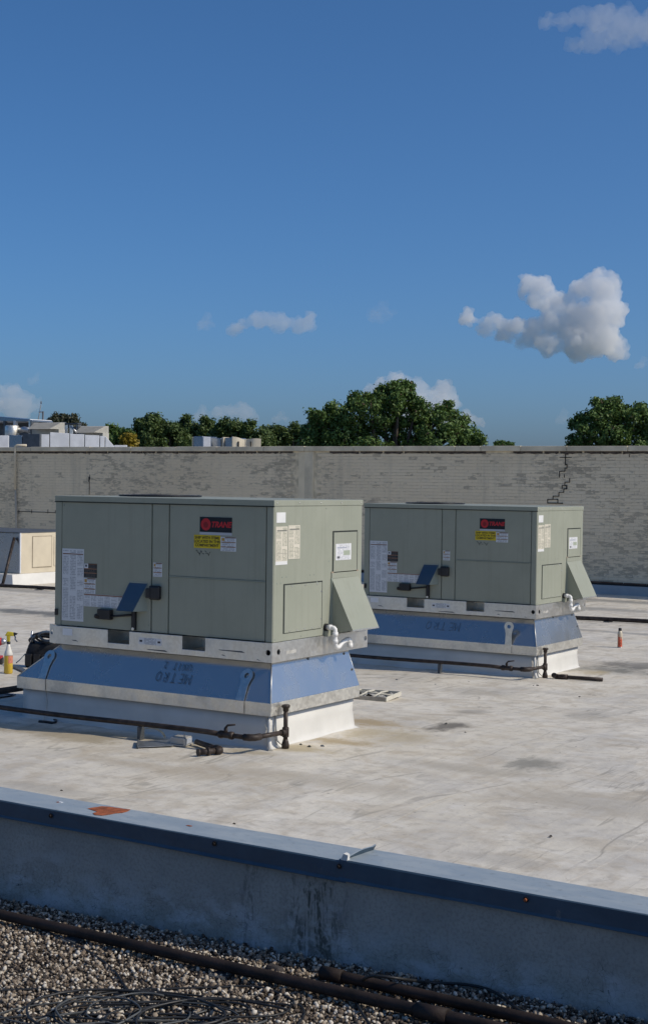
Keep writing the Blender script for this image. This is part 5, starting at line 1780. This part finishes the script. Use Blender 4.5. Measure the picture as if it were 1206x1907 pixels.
# small scraps
for (px, py, s_) in ((267, 1368, 1.3), (436, 1535, 1), (738, 1266, 1.2), (872, 1270, 1), (810, 1275, .9), (1000, 1277, 1.2), (992, 1277, .7), (1078, 1298, 1), (1071, 1392, .9), (830, 1348, 1.2), (866, 1364, .9), (1024, 1558, 1), (470, 1390, .8), (575, 1391, 1.5), (600, 1390, 1.4), (115, 1473, .8), (1030, 1248, .9), (560, 1387, 1.0)):
    A = on_roof(px, py)
    rr = random.Random(px)
    s_ *= 0.013
    ring = [(s_ * (0.6 + 0.6 * rr.random()) * math.cos(a), s_ * (0.5 + 0.5 * rr.random()) * math.sin(a)) for a in np.linspace(0, 6.28, 7, endpoint=False)]
    o = MB().hull([(x, y, 0) for x, y in ring], [(x * rr.uniform(0.3, 0.9), y * rr.uniform(0.3, 0.9), s_ * rr.uniform(0.15, 0.7)) for x, y in ring])  .build('roof_scrap', ('dark_metal', 'rust_iron', 'gap')[px % 3], None, loc=tuple(A + np.array([0, 0, 0.001])))
    tag(o, 'tiny dark scrap lying loose on the white roof', 'scrap', 'tiny scraps scattered on the white roof')


# ---------------------------------------------------------------- parapet between the roofs
PTOP = EYE - 1.25
pa, pb = onz(0, 1490, PTOP), onz(1206, 1706, PTOP)
ang = math.atan2(pb[1] - pa[1], pb[0] - pa[0])
parapet = thing('parapet', 'low grey rendered parapet with blue grey metal coping in the foreground', 'parapet', (float(pa[0]), float(pa[1]), 0.40), ang)


def to_par(p):
    d = np.asarray(p, float) - np.array([pa[0], pa[1], 0.40])
    c, s = math.cos(-ang), math.sin(-ang)
    return (d[0] * c - d[1] * s, d[0] * s + d[1] * c, d[2])


PZ = PTOP - 0.40
k = NT('rendered_parapet')
p = k.coords('Object')
zc = k.sep(p)
n1 = k.noise(k.scale(p, (1, 1, 1)), 5.0, 6, 0.65)
grain = k.noise(p, 90.0, 3, 0.6)
c = k.mix(k.ramp(n1, 0.36, 0.64), (0.34, 0.33, 0.295), (0.41, 0.395, 0.355))
c = k.mix(k.ramp(k.noise(k.scale(p, (1, 1, 0.5)), 1.6, 5, 0.6), 0.45, 0.7, 0, 0.35), c, (0.29, 0.285, 0.26))
c = k.mix(k.ramp(grain, 0.45, 0.65, 0, 0.55), c, (0.25, 0.245, 0.225))
# lime bloom near the foot, irregular
low = k.ramp(k.math('ADD', zc[2], k.math('MULTIPLY', k.math('SUBTRACT', n1, 0.5), 0.35)), 0.09, 0.26, 1.0, 0.0)
bloom = k.math('MULTIPLY', low, k.ramp(k.noise(k.scale(p, (1.2, 1, 2)), 6.0, 5, 0.7), 0.42, 0.62))
c = k.mix(k.math('MULTIPLY', bloom, 0.75), c, (0.52, 0.53, 0.54))
# dark algae runs below the lapped coping joint
sx = float(to_par(onz(585, 1600, PTOP))[0])
col_ = k.ramp(k.math('ABSOLUTE', k.math('SUBTRACT', zc[0], sx - 0.03)), 0.03, 0.17, 1.0, 0.0)
run = k.math('MULTIPLY', k.ramp(k.noise(k.scale(p, (22, 1, 5)), 1.0, 6, 0.75, 1.2), 0.45, 0.58), k.ramp(k.noise(k.scale(p, (30, 1, 22)), 1.0, 4, 0.7, 0.5), 0.36, 0.56))
c = k.mix(k.math('MULTIPLY', k.math('MULTIPLY', col_, run), 0.85), c, (0.055, 0.058, 0.045))
col2 = k.ramp(k.math('ABSOLUTE', k.math('SUBTRACT', zc[0], sx - 0.30)), 0.01, 0.08, 1.0, 0.0)
c = k.mix(k.math('MULTIPLY', k.math('MULTIPLY', col2, run), 0.5), c, (0.08, 0.08, 0.07))
nb = k.bump(n1, 0.5, 0.012)
nb = k.bump(grain, 0.35, 0.003, nb)
cv = k.node('ShaderNodeTexVoronoi', feature='DISTANCE_TO_EDGE')
k.put(cv.inputs['Vector'], k.vmath('ADD', p, k.vmath('SCALE', _nvec(k, p, 6.0), (0, 0, 0))))
cv.inputs['Scale'].default_value = 14
ck = k.math('MULTIPLY', k.ramp(cv.outputs['Distance'], 0.0, 0.02, 1.0, 0.0), low)
c = k.mix(k.math('MULTIPLY', ck, 0.8), c, (0.05, 0.05, 0.05))
MAT['parapet'] = k.done(c, 0.85, 0, nb, 0.25)

XA, XB = -9.0, 8.0
MB().box((XA, 0.022, -0.9), (XB, 0.155, PZ - 0.012)).build('wall_face', 'parapet', parapet)
k = NT('painted_coping')
p = k.coords('Object')
n1 = k.noise(k.scale(p, (1, 2.5, 1)), 6.0, 6, 0.7, 0.5)
n2 = k.noise(p, 40.0, 4, 0.6)
# navy coil coating, sun and sky light painted in as paler up-facing faces
up_ = k.ramp(k.sep(k.node('ShaderNodeNewGeometry').outputs['True Normal'])[2], 0.75, 0.95)
c = k.mix(up_, k.mix(k.ramp(n1, 0.35, 0.7), (0.042, 0.078, 0.115), (0.060, 0.100, 0.140)), k.mix(k.ramp(n1, 0.35, 0.7), (0.285, 0.335, 0.37), (0.35, 0.395, 0.42)))
c = k.mix(k.math('MULTIPLY', up_, k.ramp(n2, 0.58, 0.72, 0, 0.5)), c, (0.15, 0.165, 0.17))
c = k.mix(k.ramp(k.noise(k.scale(p, (1.5, 3, 1), (4, 2, 0)), 7.0, 5, 0.7), 0.64, 0.72, 0, 0.4), c, (0.26, 0.245, 0.21))
k.b.inputs['Coat Weight'].default_value = 0.0
k.b.inputs['Coat Roughness'].default_value = 0.12
MAT['cap'] = k.done(c, k.ramp(n1, 0.3, 0.7, 0.36, 0.5), 0.0, k.bump(n1, 0.15, 0.006), 0.35)
lapx = float(to_par(onz(645, 1600, PTOP))[0])
DEP = 0.178


def coping_piece(a0, a1, dz, wob):
    """bent cap: back leg, top, fascia and a kicked-out drip edge"""
    prof = [(DEP + 0.002, -0.07), (DEP + 0.002, -0.002), (DEP, 0.0), (0.004, 0.0), (0.0, -0.004), (0.003, -0.057), (-0.003, -0.066)]
    th = 0.004
    n_ = 40
    vs, fs = [], []
    m_ = len(prof)
    for i in range(n_ + 1):
        x = a0 + (a1 - a0) * i / n_
        for q, (y, z) in enumerate(prof):
            ww = wob * math.sin(x * 3.3 + q) + (0.5 * wob * math.sin(x * 9 + 2) if q >= m_ - 2 else 0)
            vs.append((x, y + (ww if q >= m_ - 2 else 0), PZ + dz + z + 0.4 * ww))
    for i in range(n_):
        for q in range(m_ - 1):
            e = i * m_ + q
            fs.append((e, e + 1, e + m_ + 1, e + m_))
    mb = MB()
    mb.add(vs, fs, False)
    o = mb.build('coping', 'cap', parapet)
    sol = o.modifiers.new('thickness', 'SOLIDIFY')
    sol.thickness = th
    sol.offset = -1
    return o


cop = coping_piece(XA, lapx + 0.02, 0.0, 0.0020)
cop2 = coping_piece(lapx - 0.01, XB, 0.0045, 0.0026)
# raised lap with its torn white end
l0 = to_par(onz(648, 1600, PTOP))
l1 = to_par(onz(700, 1582, PTOP))
mb = MB()
NN = 8
ring0, ring1 = [], []
vs, fs = [], []
for i in range(NN + 1):
    a = i / NN
    x = l0[0] * (1 - a) + l1[0] * a
    y = 0.012 + (DEP - 0.014) * a
    h = 0.014 + 0.010 * math.sin(a * 2.6) + (0.006 if i == NN else 0)
    vs += [(x, y, PZ + 0.005), (x + 0.010, y, PZ + h), (x + 0.016, y, PZ + h - 0.001), (x + 0.006, y, PZ + 0.005)]
for i in range(NN):
    e = 4 * i
    fs += [(e + q, e + (q + 1) % 4, e + 4 + (q + 1) % 4, e + 4 + q) for q in range(4)]
fs += [(3, 2, 1, 0), tuple(4 * NN + q for q in range(4))]
mb.add(vs, fs)
mb.build('raised_lap', 'cap', cop2)
mb = MB()
mb.hull([(l0[0] - 0.008, 0.0, PZ + 0.004), (l0[0] + 0.018, 0.0, PZ + 0.004), (l0[0] + 0.018, 0.016, PZ + 0.004), (l0[0] - 0.008, 0.016, PZ + 0.004)],
        [(l0[0] + 0.004, 0.0, PZ + 0.026), (l0[0] + 0.020, 0.002, PZ + 0.022), (l0[0] + 0.018, 0.016, PZ + 0.024), (l0[0] + 0.006, 0.016, PZ + 0.028)])
mb.build('torn_sealant', 'white_skin', cop2)
# screws in the fascia
for px, py in ((96, 1519), (400, 1571), (632, 1613), (979, 1675)):
    d_ = ray(px, py)
    # onto the fascia plane
    best = None
    o_ = np.array(to_par(EYEP))
    e_ = np.array(to_par(EYEP + d_)) - o_
    s_ = (0.0 - o_[1]) / e_[1]
    h_ = o_ + s_ * e_
    par_c = cop if h_[0] < lapx else cop2
    o = MB().lathe([(0.009, -0.002), (0.009, 0.004)], (h_[0], 0.002 - 0.004, h_[2]), 14, 'y').build('screw_washer', 'black', par_c)
    MB().lathe([(0.0055, -0.006), (0.0055, 0.0)], (h_[0], -0.004, h_[2]), 6, 'y').build('screw_head', 'rust', o) if False else None
    MB().lathe([(0.0050, -0.0105), (0.0055, -0.004)], (h_[0], 0.0, h_[2]), 6, 'y').build('screw', 'rust' if px == 979 else 'rust_iron', par_c)
# bare rust where the paint has come off
ring = [to_par(onz(px, py, PTOP)) for px, py in ((163, 1506), (176, 1504), (190, 1502), (206, 1503), (220, 1505), (234, 1507), (243, 1508), (238, 1511), (228, 1514), (214, 1515), (205, 1517), (190, 1519), (177, 1518), (173, 1515), (182, 1512), (172, 1509))]
MB().hull([(x, y, PZ + 0.0003) for x, y, z in ring], [(x, y, PZ + 0.0014) for x, y, z in ring]).build('rust_patch', 'rust', cop, label='orange rust patch where the paint has flaked off')
for (px, py, w_, m_) in ((113, 1494, 5, 'paper'), (166, 1506, 4, 'paper'), (352, 1538, 6, 'rust'), (108, 1494, 3, 'rust')):
    x, y, z = to_par(onz(px, py, PTOP))
    s_ = w_ * 0.0018
    MB().hull([(x - s_, y - 0.004, PZ + .0003), (x + s_, y - 0.006, PZ + .0003), (x + s_ * 1.2, y + 0.004, PZ + .0003), (x - s_ * .7, y + 0.006, PZ + .0003)],
              [(x - s_, y - 0.004, PZ + .0013), (x + s_, y - 0.006, PZ + .0013), (x + s_ * 1.2, y + 0.004, PZ + .0013), (x - s_ * .7, y + 0.006, PZ + .0013)]).build('paint_flake', m_, cop)


# ---------------------------------------------------------------- gravel roof in the foreground
def gravel_z(x):
    return 0.45 + 0.030 * (x + 2.6)


MAT['gravel_bed'] = simple('gravel_bed', (0.07, 0.06, 0.05), 0.95, 0, 0.5, 60, 1.0)
vs = [(-12, -8, gravel_z(-12) - 0.012), (8, -8, gravel_z(8) - 0.012), (8, 4.19, gravel_z(8) - 0.012), (-12, 4.42, gravel_z(-12) - 0.012)]
struct(MB().add(vs, [(0, 1, 2, 3)]).build('gravel_roof', 'gravel_bed'))

k = NT('river_gravel')
gi = k.node('ShaderNodeNewGeometry')
rnd = gi.outputs['Random Per Island']
cr = k.node('ShaderNodeValToRGB')
k.t.links.new(rnd, cr.inputs[0])
els = cr.color_ramp.elements
els[0].position, els[0].color = 0.0, (0.035, 0.028, 0.024, 1)
els[1].position, els[1].color = 1.0, (0.70, 0.64, 0.53, 1)
for pos_, col in ((0.22, (0.05, 0.038, 0.030)), (0.38, (0.11, 0.082, 0.060)), (0.52, (0.23, 0.18, 0.13)), (0.66, (0.38, 0.32, 0.245)), (0.82, (0.53, 0.46, 0.36)), (0.93, (0.64, 0.59, 0.51))):
    el = els.new(pos_)
    el.color = (*col, 1)
n1 = k.noise(k.pos(), 110.0, 4, 0.6)
c = k.mix(k.ramp(n1, 0.4, 0.7, 0, 0.5), cr.outputs[0], (0.22, 0.18, 0.14))
MAT['gravel'] = k.done(c, 0.8, 0, k.bump(n1, 0.4, 0.002), 0.25)

phi = (1 + 5 ** 0.5) / 2
ico = np.array([(-1, phi, 0), (1, phi, 0), (-1, -phi, 0), (1, -phi, 0), (0, -1, phi), (0, 1, phi), (0, -1, -phi), (0, 1, -phi), (phi, 0, -1), (phi, 0, 1), (-phi, 0, -1), (-phi, 0, 1)], float)
ico /= np.linalg.norm(ico[0])
icf = np.array([(0, 11, 5), (0, 5, 1), (0, 1, 7), (0, 7, 10), (0, 10, 11), (1, 5, 9), (5, 11, 4), (11, 10, 2), (10, 7, 6), (7, 1, 8), (3, 9, 4), (3, 4, 2), (3, 2, 6), (3, 6, 8), (3, 8, 9), (4, 9, 5), (2, 4, 11), (6, 2, 10), (8, 6, 7), (9, 8, 1)])


def add_stones(n, xr, yr, smin, smax, zoff):
    x = rng.uniform(*xr, n)
    y = rng.uniform(*yr, n)
    wl = pa[1] + (x - pa[0]) * math.tan(ang) + 0.02
    keep = y < wl
    # keep only what the frame and a step to the side could see
    x, y = x[keep], y[keep]
    n = len(x)
    s = smin + (smax - smin) * rng.random(n) ** 1.6
    z = 0.45 + 0.030 * (x + 2.6) + zoff + rng.uniform(-0.003, 0.003, n)
    ctr = np.stack([x, y, z], 1)
    v = ico[None] * (1 + rng.uniform(-0.22, 0.22, (n, 12, 1)))
    sc_ = np.stack([s * rng.uniform(0.8, 1.25, n), s * rng.uniform(0.7, 1.1, n), s * rng.uniform(0.5, 0.85, n)], 1)
    v = v * sc_[:, None, :]
    # random rotation
    q = rng.normal(size=(n, 4))
    q[:, 1:3] *= 0.45
    q /= np.linalg.norm(q, axis=1)[:, None]
    w_, a_, b_, c_ = q.T
    Rm = np.stack([np.stack([1 - 2 * (b_**2 + c_**2), 2 * (a_*b_ - c_*w_), 2 * (a_*c_ + b_*w_)], 1),
                   np.stack([2 * (a_*b_ + c_*w_), 1 - 2 * (a_**2 + c_**2), 2 * (b_*c_ - a_*w_)], 1),
                   np.stack([2 * (a_*c_ - b_*w_), 2 * (b_*c_ + a_*w_), 1 - 2 * (a_**2 + b_**2)], 1)], 1)
    v = np.einsum('nij,nkj->nki', Rm, v) + ctr[:, None, :]
    return v.reshape(-1, 3)


V = np.concatenate([add_stones(56000, (-5.4, -0.6), (2.55, 4.3), 0.0038, 0.0098, 0.0), add_stones(20000, (-5.4, -0.6), (2.55, 4.3), 0.0034, 0.0110, 0.006),
                    add_stones(9000, (-8, 2.0), (1.0, 4.35), 0.0055, 0.0115, -0.002)])
ns = len(V) // 12
F_ = (icf[None] + 12 * np.arange(ns)[:, None, None]).reshape(-1).astype(np.int32)
me = bpy.data.meshes.new('gravel')
me.vertices.add(len(V))
me.vertices.foreach_set('co', V.astype(np.float32).ravel())
me.loops.add(len(F_))
me.loops.foreach_set('vertex_index', F_)
me.polygons.add(len(F_) // 3)
me.polygons.foreach_set('loop_start', np.arange(0, len(F_), 3, dtype=np.int32))
me.polygons.foreach_set('use_smooth', np.ones(len(F_) // 3, bool))
me.update(calc_edges=True)
me.materials.append(MAT['gravel'])
go = bpy.data.objects.new('gravel', me)
sc.collection.objects.link(go)
go['kind'] = 'stuff'
go['label'] = 'loose brown and buff gravel covering the near roof'


def on_gravel(px, py, up=0.0):
    z = 0.45
    for _ in range(8):
        q = onz(px, py, z + up)
        z = gravel_z(q[0])
    return np.array([q[0], q[1], z + up])


# pipes lying on the gravel
A, B = on_gravel(0, 1704, 0.03), on_gravel(850, 1899, 0.03)
d_ = B - A
t = thing('rusty_pipe', 'long rusty brown pipe lying on the gravel from the left edge', 'pipe', tuple(A - np.array([0, 0, 0.03])))
MB().tube([tuple(d_ * s + np.array([0, 0, 0.032])) for s in np.linspace(-1.2, 2.0, 24)], 0.0185, 14).build('pipe_length', 'rust_iron', t)
MB().tube([tuple(d_ * s + np.array([0, 0, 0.032])) for s in (0.93, 0.985)], 0.0235, 14).build('coupling', 'rust_iron', t)
for s in (0.2, 0.55, 0.98):
    p = d_ * s
    MB().box((p[0] - 0.03, p[1] - 0.05, -0.01 + p[2]), (p[0] + 0.03, p[1] + 0.05, 0.0095 + p[2])).build('pipe_block', 'dark_metal', t)
A, B = on_gravel(603, 1812, 0.025), on_gravel(1000, 1902, 0.025)
d_ = B - A
t = thing('rusty_pipe', 'shorter rusty pipe with open end lying close to the parapet', 'pipe', tuple(A - np.array([0, 0, 0.025])))
MB().tube([tuple(d_ * s + np.array([0, 0, 0.026])) for s in np.linspace(0.0, 2.2, 16)], 0.0175, 14).build('pipe_length', 'rust_iron', t)
MB().tube([tuple(d_ * s + np.array([0, 0, 0.026])) for s in (-0.01, 0.10)], 0.0215, 14).build('coupling', 'rust_iron', t)
# flat dark stone by the long pipe
p = on_gravel(510, 1809)
o = MB().hull([(-0.04, -0.02, -0.01), (0.04, -0.025, -0.01), (0.045, 0.02, -0.01), (-0.03, 0.025, -0.01)], [(-0.025, -0.012, 0.022), (0.025, -0.012, 0.02), (0.03, 0.012, 0.018), (-0.02, 0.014, 0.024)]).build('flat_stone', simple('dark_stone', (0.05, 0.043, 0.04), 0.85, 0, 0.3, 30, 0.4), None, 0.008, loc=tuple(p))
tag(o, 'flat dark stone on the gravel behind the long rusty pipe', 'stone')
# dead leaf and twig at the foot of the parapet
p = on_gravel(118, 1683)
o = MB().hull([(-0.012, 0, -0.002), (0.012, 0, 0.0), (0.014, 0.006, 0.0), (-0.01, 0.006, -0.002)], [(0.0, 0.0, 0.022), (0.018, 0, 0.028), (0.018, 0.006, 0.028), (0.0, 0.006, 0.022)]).build('scrap', 'black', None, loc=tuple(p))
tag(o, 'small black scrap standing at the foot of the parapet near the left', 'scrap')
pts = [on_gravel(138, 1688), on_gravel(147, 1683, 0.004), on_gravel(153, 1676, 0.012), on_gravel(156, 1675, 0.016)]
o = MB().tube([tuple(q - pts[0]) for q in pts], 0.003, 5).build('twig', 'black', None, loc=tuple(pts[0]))
tag(o, 'thin dark twig at the foot of the parapet near the left', 'twig')


def spline(pts, n=8):
    P = [np.asarray(p, float) for p in pts]
    P = [2 * P[0] - P[1]] + P + [2 * P[-1] - P[-2]]
    out = []
    for i in range(1, len(P) - 2):
        for s in np.linspace(0, 1, n, endpoint=False):
            a0, a1, a2, a3 = P[i - 1:i + 3]
            out.append(0.5 * (2 * a1 + (a2 - a0) * s + (2 * a0 - 5 * a1 + 4 * a2 - a3) * s * s + (3 * a1 - a0 - 3 * a2 + a3) * s ** 3))
    out.append(P[-2])
    return out


def cable(nm, label, pix, r=0.0052, lift=0.008, mat='black', group=None):
    pts = spline([on_gravel(px, py, lift + (e[0] if e else 0)) for (px, py, *e) in pix])
    A = pts[0].copy()
    A[2] = gravel_z(A[0])
    o = MB().tube([tuple(q - A) for q in pts], r, 7).build(nm, mat, None, loc=tuple(A))
    return tag(o, label, 'cable', group)


MAT['cable'] = simple('weathered_black_cable', (0.022, 0.023, 0.024), 0.5, 0, 0.3, 20)
MAT['cable_grey'] = simple('grey_cable', (0.075, 0.08, 0.08), 0.5, 0, 0.3, 20)
cable('cable', 'black cable curving from the long rusty pipe down to the coil', [(60, 1722), (110, 1745), (165, 1772), (210, 1805), (235, 1840), (262, 1875), (275, 1912)], 0.0042, mat='cable')
cable('cable', 'black cable looping over the short rusty pipe along the parapet', [(700, 1925), (676, 1890), (663, 1862), (668, 1834), (690, 1818, 0.05), (740, 1822, 0.05), (800, 1830), (870, 1834), (920, 1848), (965, 1880), (1010, 1902), (1060, 1925)], 0.0048, 0.014, mat='cable')
cable('cable', 'outermost black cable of the coil sweeping right to below the long pipe', [(-20, 1846), (40, 1843), (90, 1843), (140, 1855), (200, 1846), (300, 1842), (400, 1839), (470, 1837), (520, 1850), (558, 1872), (566, 1890), (552, 1912)], 0.0042, mat='cable')
cl = thing('cable_coil', 'tangled heap of black cable loops at the lower left', 'cable coil', tuple(on_gravel(300, 1880)))
A = np.array(cl.location)
rr = random.Random(11)
for i in range(16):
    cxp, cyp = 290 + rr.uniform(-130, 130), 1893 + rr.uniform(-14, 22)
    rx, ry = rr.uniform(60, 230), rr.uniform(12, 42)
    ph = rr.uniform(0, 6.28)
    span = rr.uniform(4.2, 6.6)
    tilt = rr.uniform(-0.05, 0.03)
    pts = []
    for s in np.linspace(0, 1, 26):
        a = ph + span * s
        px = cxp + rx * math.cos(a) * (1 + 0.06 * math.sin(3 * a + i))
        py = cyp + ry * math.sin(a) + tilt * (px - 300) + 2 * math.sin(5 * a + i)
        pts.append(on_gravel(px, py, 0.007 + 0.0013 * i + 0.004 * math.sin(2 * a + i)))
    MB().tube([tuple(q - A) for q in pts], rr.choice((0.0028, 0.0034, 0.004)), 6).build('cable_loop', 'cable' if i % 3 else 'cable_grey', cl)


# ---------------------------------------------------------------- clouds
puff_tex = bpy.data.textures.new('cloud_puffs', 'CLOUDS')
puff_tex.noise_scale = 26
puff_tex.noise_depth = 3
fine_tex = bpy.data.textures.new('cloud_curls', 'CLOUDS')
fine_tex.noise_scale = 9
fine_tex.noise_depth = 3


def cloud_material(dens):
    m = bpy.data.materials.new('cloud_vapour')
    m.use_nodes = True
    nt = m.node_tree
    nt.nodes.clear()
    out = nt.nodes.new('ShaderNodeOutputMaterial')
    vol = nt.nodes.new('ShaderNodeVolumeScatter')
    vol.inputs['Color'].default_value = (0.998, 0.998, 0.998, 1)
    vol.inputs['Density'].default_value = dens
    vol.inputs['Anisotropy'].default_value = 0.1
    nt.links.new(vol.outputs[0], out.inputs['Volume'])
    return m


def make_cloud(label, lobes, dens, D=3000.0, grow=1.12):
    """lobes (photo x, photo y, radius px) give direction and angular size; the cloud floats at distance D"""
    bm = bmesh.new()
    c0 = at_depth(lobes[0][0], lobes[0][1], D)
    k_ = D / FPX
    rr = random.Random(len(label))
    for (px, py, r) in lobes:
        c = at_depth(px, py, D + rr.uniform(-0.8, 0.8) * r * k_) - c0
        rad = r * k_ * grow
        bmesh.ops.create_icosphere(bm, subdivisions=2, radius=rad, matrix=Matrix.Translation(Vector(c)) @ Matrix.Diagonal((1, 1, 0.92, 1)))
        for q in range(5):
            d = Vector((rr.gauss(0, 1), rr.gauss(0, 1), rr.gauss(0.4, 0.8))).normalized() * rad * 0.75
            bmesh.ops.create_icosphere(bm, subdivisions=1, radius=rad * rr.uniform(0.3, 0.5), matrix=Matrix.Translation(Vector(c) + d))
    me = bpy.data.meshes.new('cloud')
    bm.to_mesh(me)
    bm.free()
    me.materials.append(cloud_material(dens))
    o = bpy.data.objects.new('cloud', me)
    sc.collection.objects.link(o)
    o.location = tuple(c0)
    rm = o.modifiers.new('merge', 'REMESH')
    rm.mode = 'VOXEL'
    rm.voxel_size = 2.6
    dm = o.modifiers.new('puffs', 'DISPLACE')
    dm.texture = puff_tex
    dm.texture_coords = 'LOCAL'
    dm.strength = 34
    dm.mid_level = 0.5
    df = o.modifiers.new('fine_puffs', 'DISPLACE')
    df.texture = fine_tex
    df.texture_coords = 'LOCAL'
    df.strength = 21
    df.mid_level = 0.5
    rm2 = o.modifiers.new('clean', 'REMESH')
    rm2.mode = 'VOXEL'
    rm2.voxel_size = 2.6
    sm = o.modifiers.new('soften', 'SMOOTH')
    sm.iterations = 1
    return tag(o, label, 'cloud', 'clouds in the sky')


make_cloud('big towering white cumulus cloud at the right',
           [(1110, 520, 20), (1125, 545, 28), (1085, 540, 20), (1130, 585, 30), (1092, 592, 32), (1112, 628, 36), (1145, 650, 20), (1075, 640, 30), (1040, 565, 22), (1010, 537, 20), (982, 525, 16), (972, 540, 13), (1003, 560, 20),
            (1032, 602, 26), (992, 612, 20), (1022, 642, 22), (958, 607, 17), (930, 605, 15), (908, 600, 10), (868, 591, 15), (942, 622, 18), (978, 636, 15), (1158, 662, 10), (1055, 615, 22), (1060, 580, 18), (900, 612, 12), (1000, 628, 18)], 0.036, grow=1.16)
make_cloud('low flat white cloud left of the middle', [(450, 606, 13), (480, 597, 17), (503, 594, 17), (522, 604, 17), (550, 608, 15), (573, 603, 15), (578, 591, 9), (436, 610, 9)], 0.015)
make_cloud('tiny round puff left of the low flat cloud', [(387, 599, 12), (381, 603, 8)], 0.007)
make_cloud('faint small wisp above and right of the low flat cloud', [(712, 582, 18), (730, 584, 10), (694, 582, 10)], 0.003)
make_cloud('hazy torn cloud in the upper right corner', [(1022, 38, 14), (1045, 42, 16), (1080, 32, 20), (1120, 36, 26), (1160, 46, 30), (1192, 58, 26), (1068, 84, 18), (1108, 70, 26), (1150, 78, 20), (1215, 50, 30)], 0.007)
make_cloud('white cloud rising behind the tall broad tree', [(708, 720, 17), (740, 714, 20), (770, 728, 20), (800, 736, 18), (825, 730, 20), (838, 748, 16), (690, 728, 10), (760, 765, 36), (815, 772, 30), (868, 780, 14), (895, 785, 8)], 0.022)
make_cloud('pale cloud bank at the left edge', [(20, 742, 24), (-4, 736, 20), (45, 748, 19), (64, 757, 15), (30, 768, 26), (-30, 760, 30)], 0.013)
make_cloud('small puff above the left cloud bank', [(70, 704, 9), (62, 706, 5)], 0.005)
make_cloud('low pale cloud over the left tree line', [(378, 772, 12), (405, 768, 15), (430, 768, 14), (455, 770, 15), (470, 777, 12), (447, 760, 7)], 0.013)
make_cloud('faint puff just right of the low pale cloud', [(522, 776, 11), (535, 782, 8)], 0.006)
make_cloud('faint puff left of the right-hand tree', [(1052, 777, 11), (1046, 774, 7)], 0.005)
make_cloud('small puff at the right edge below the big cumulus', [(1198, 676, 8), (1208, 672, 8)], 0.010)
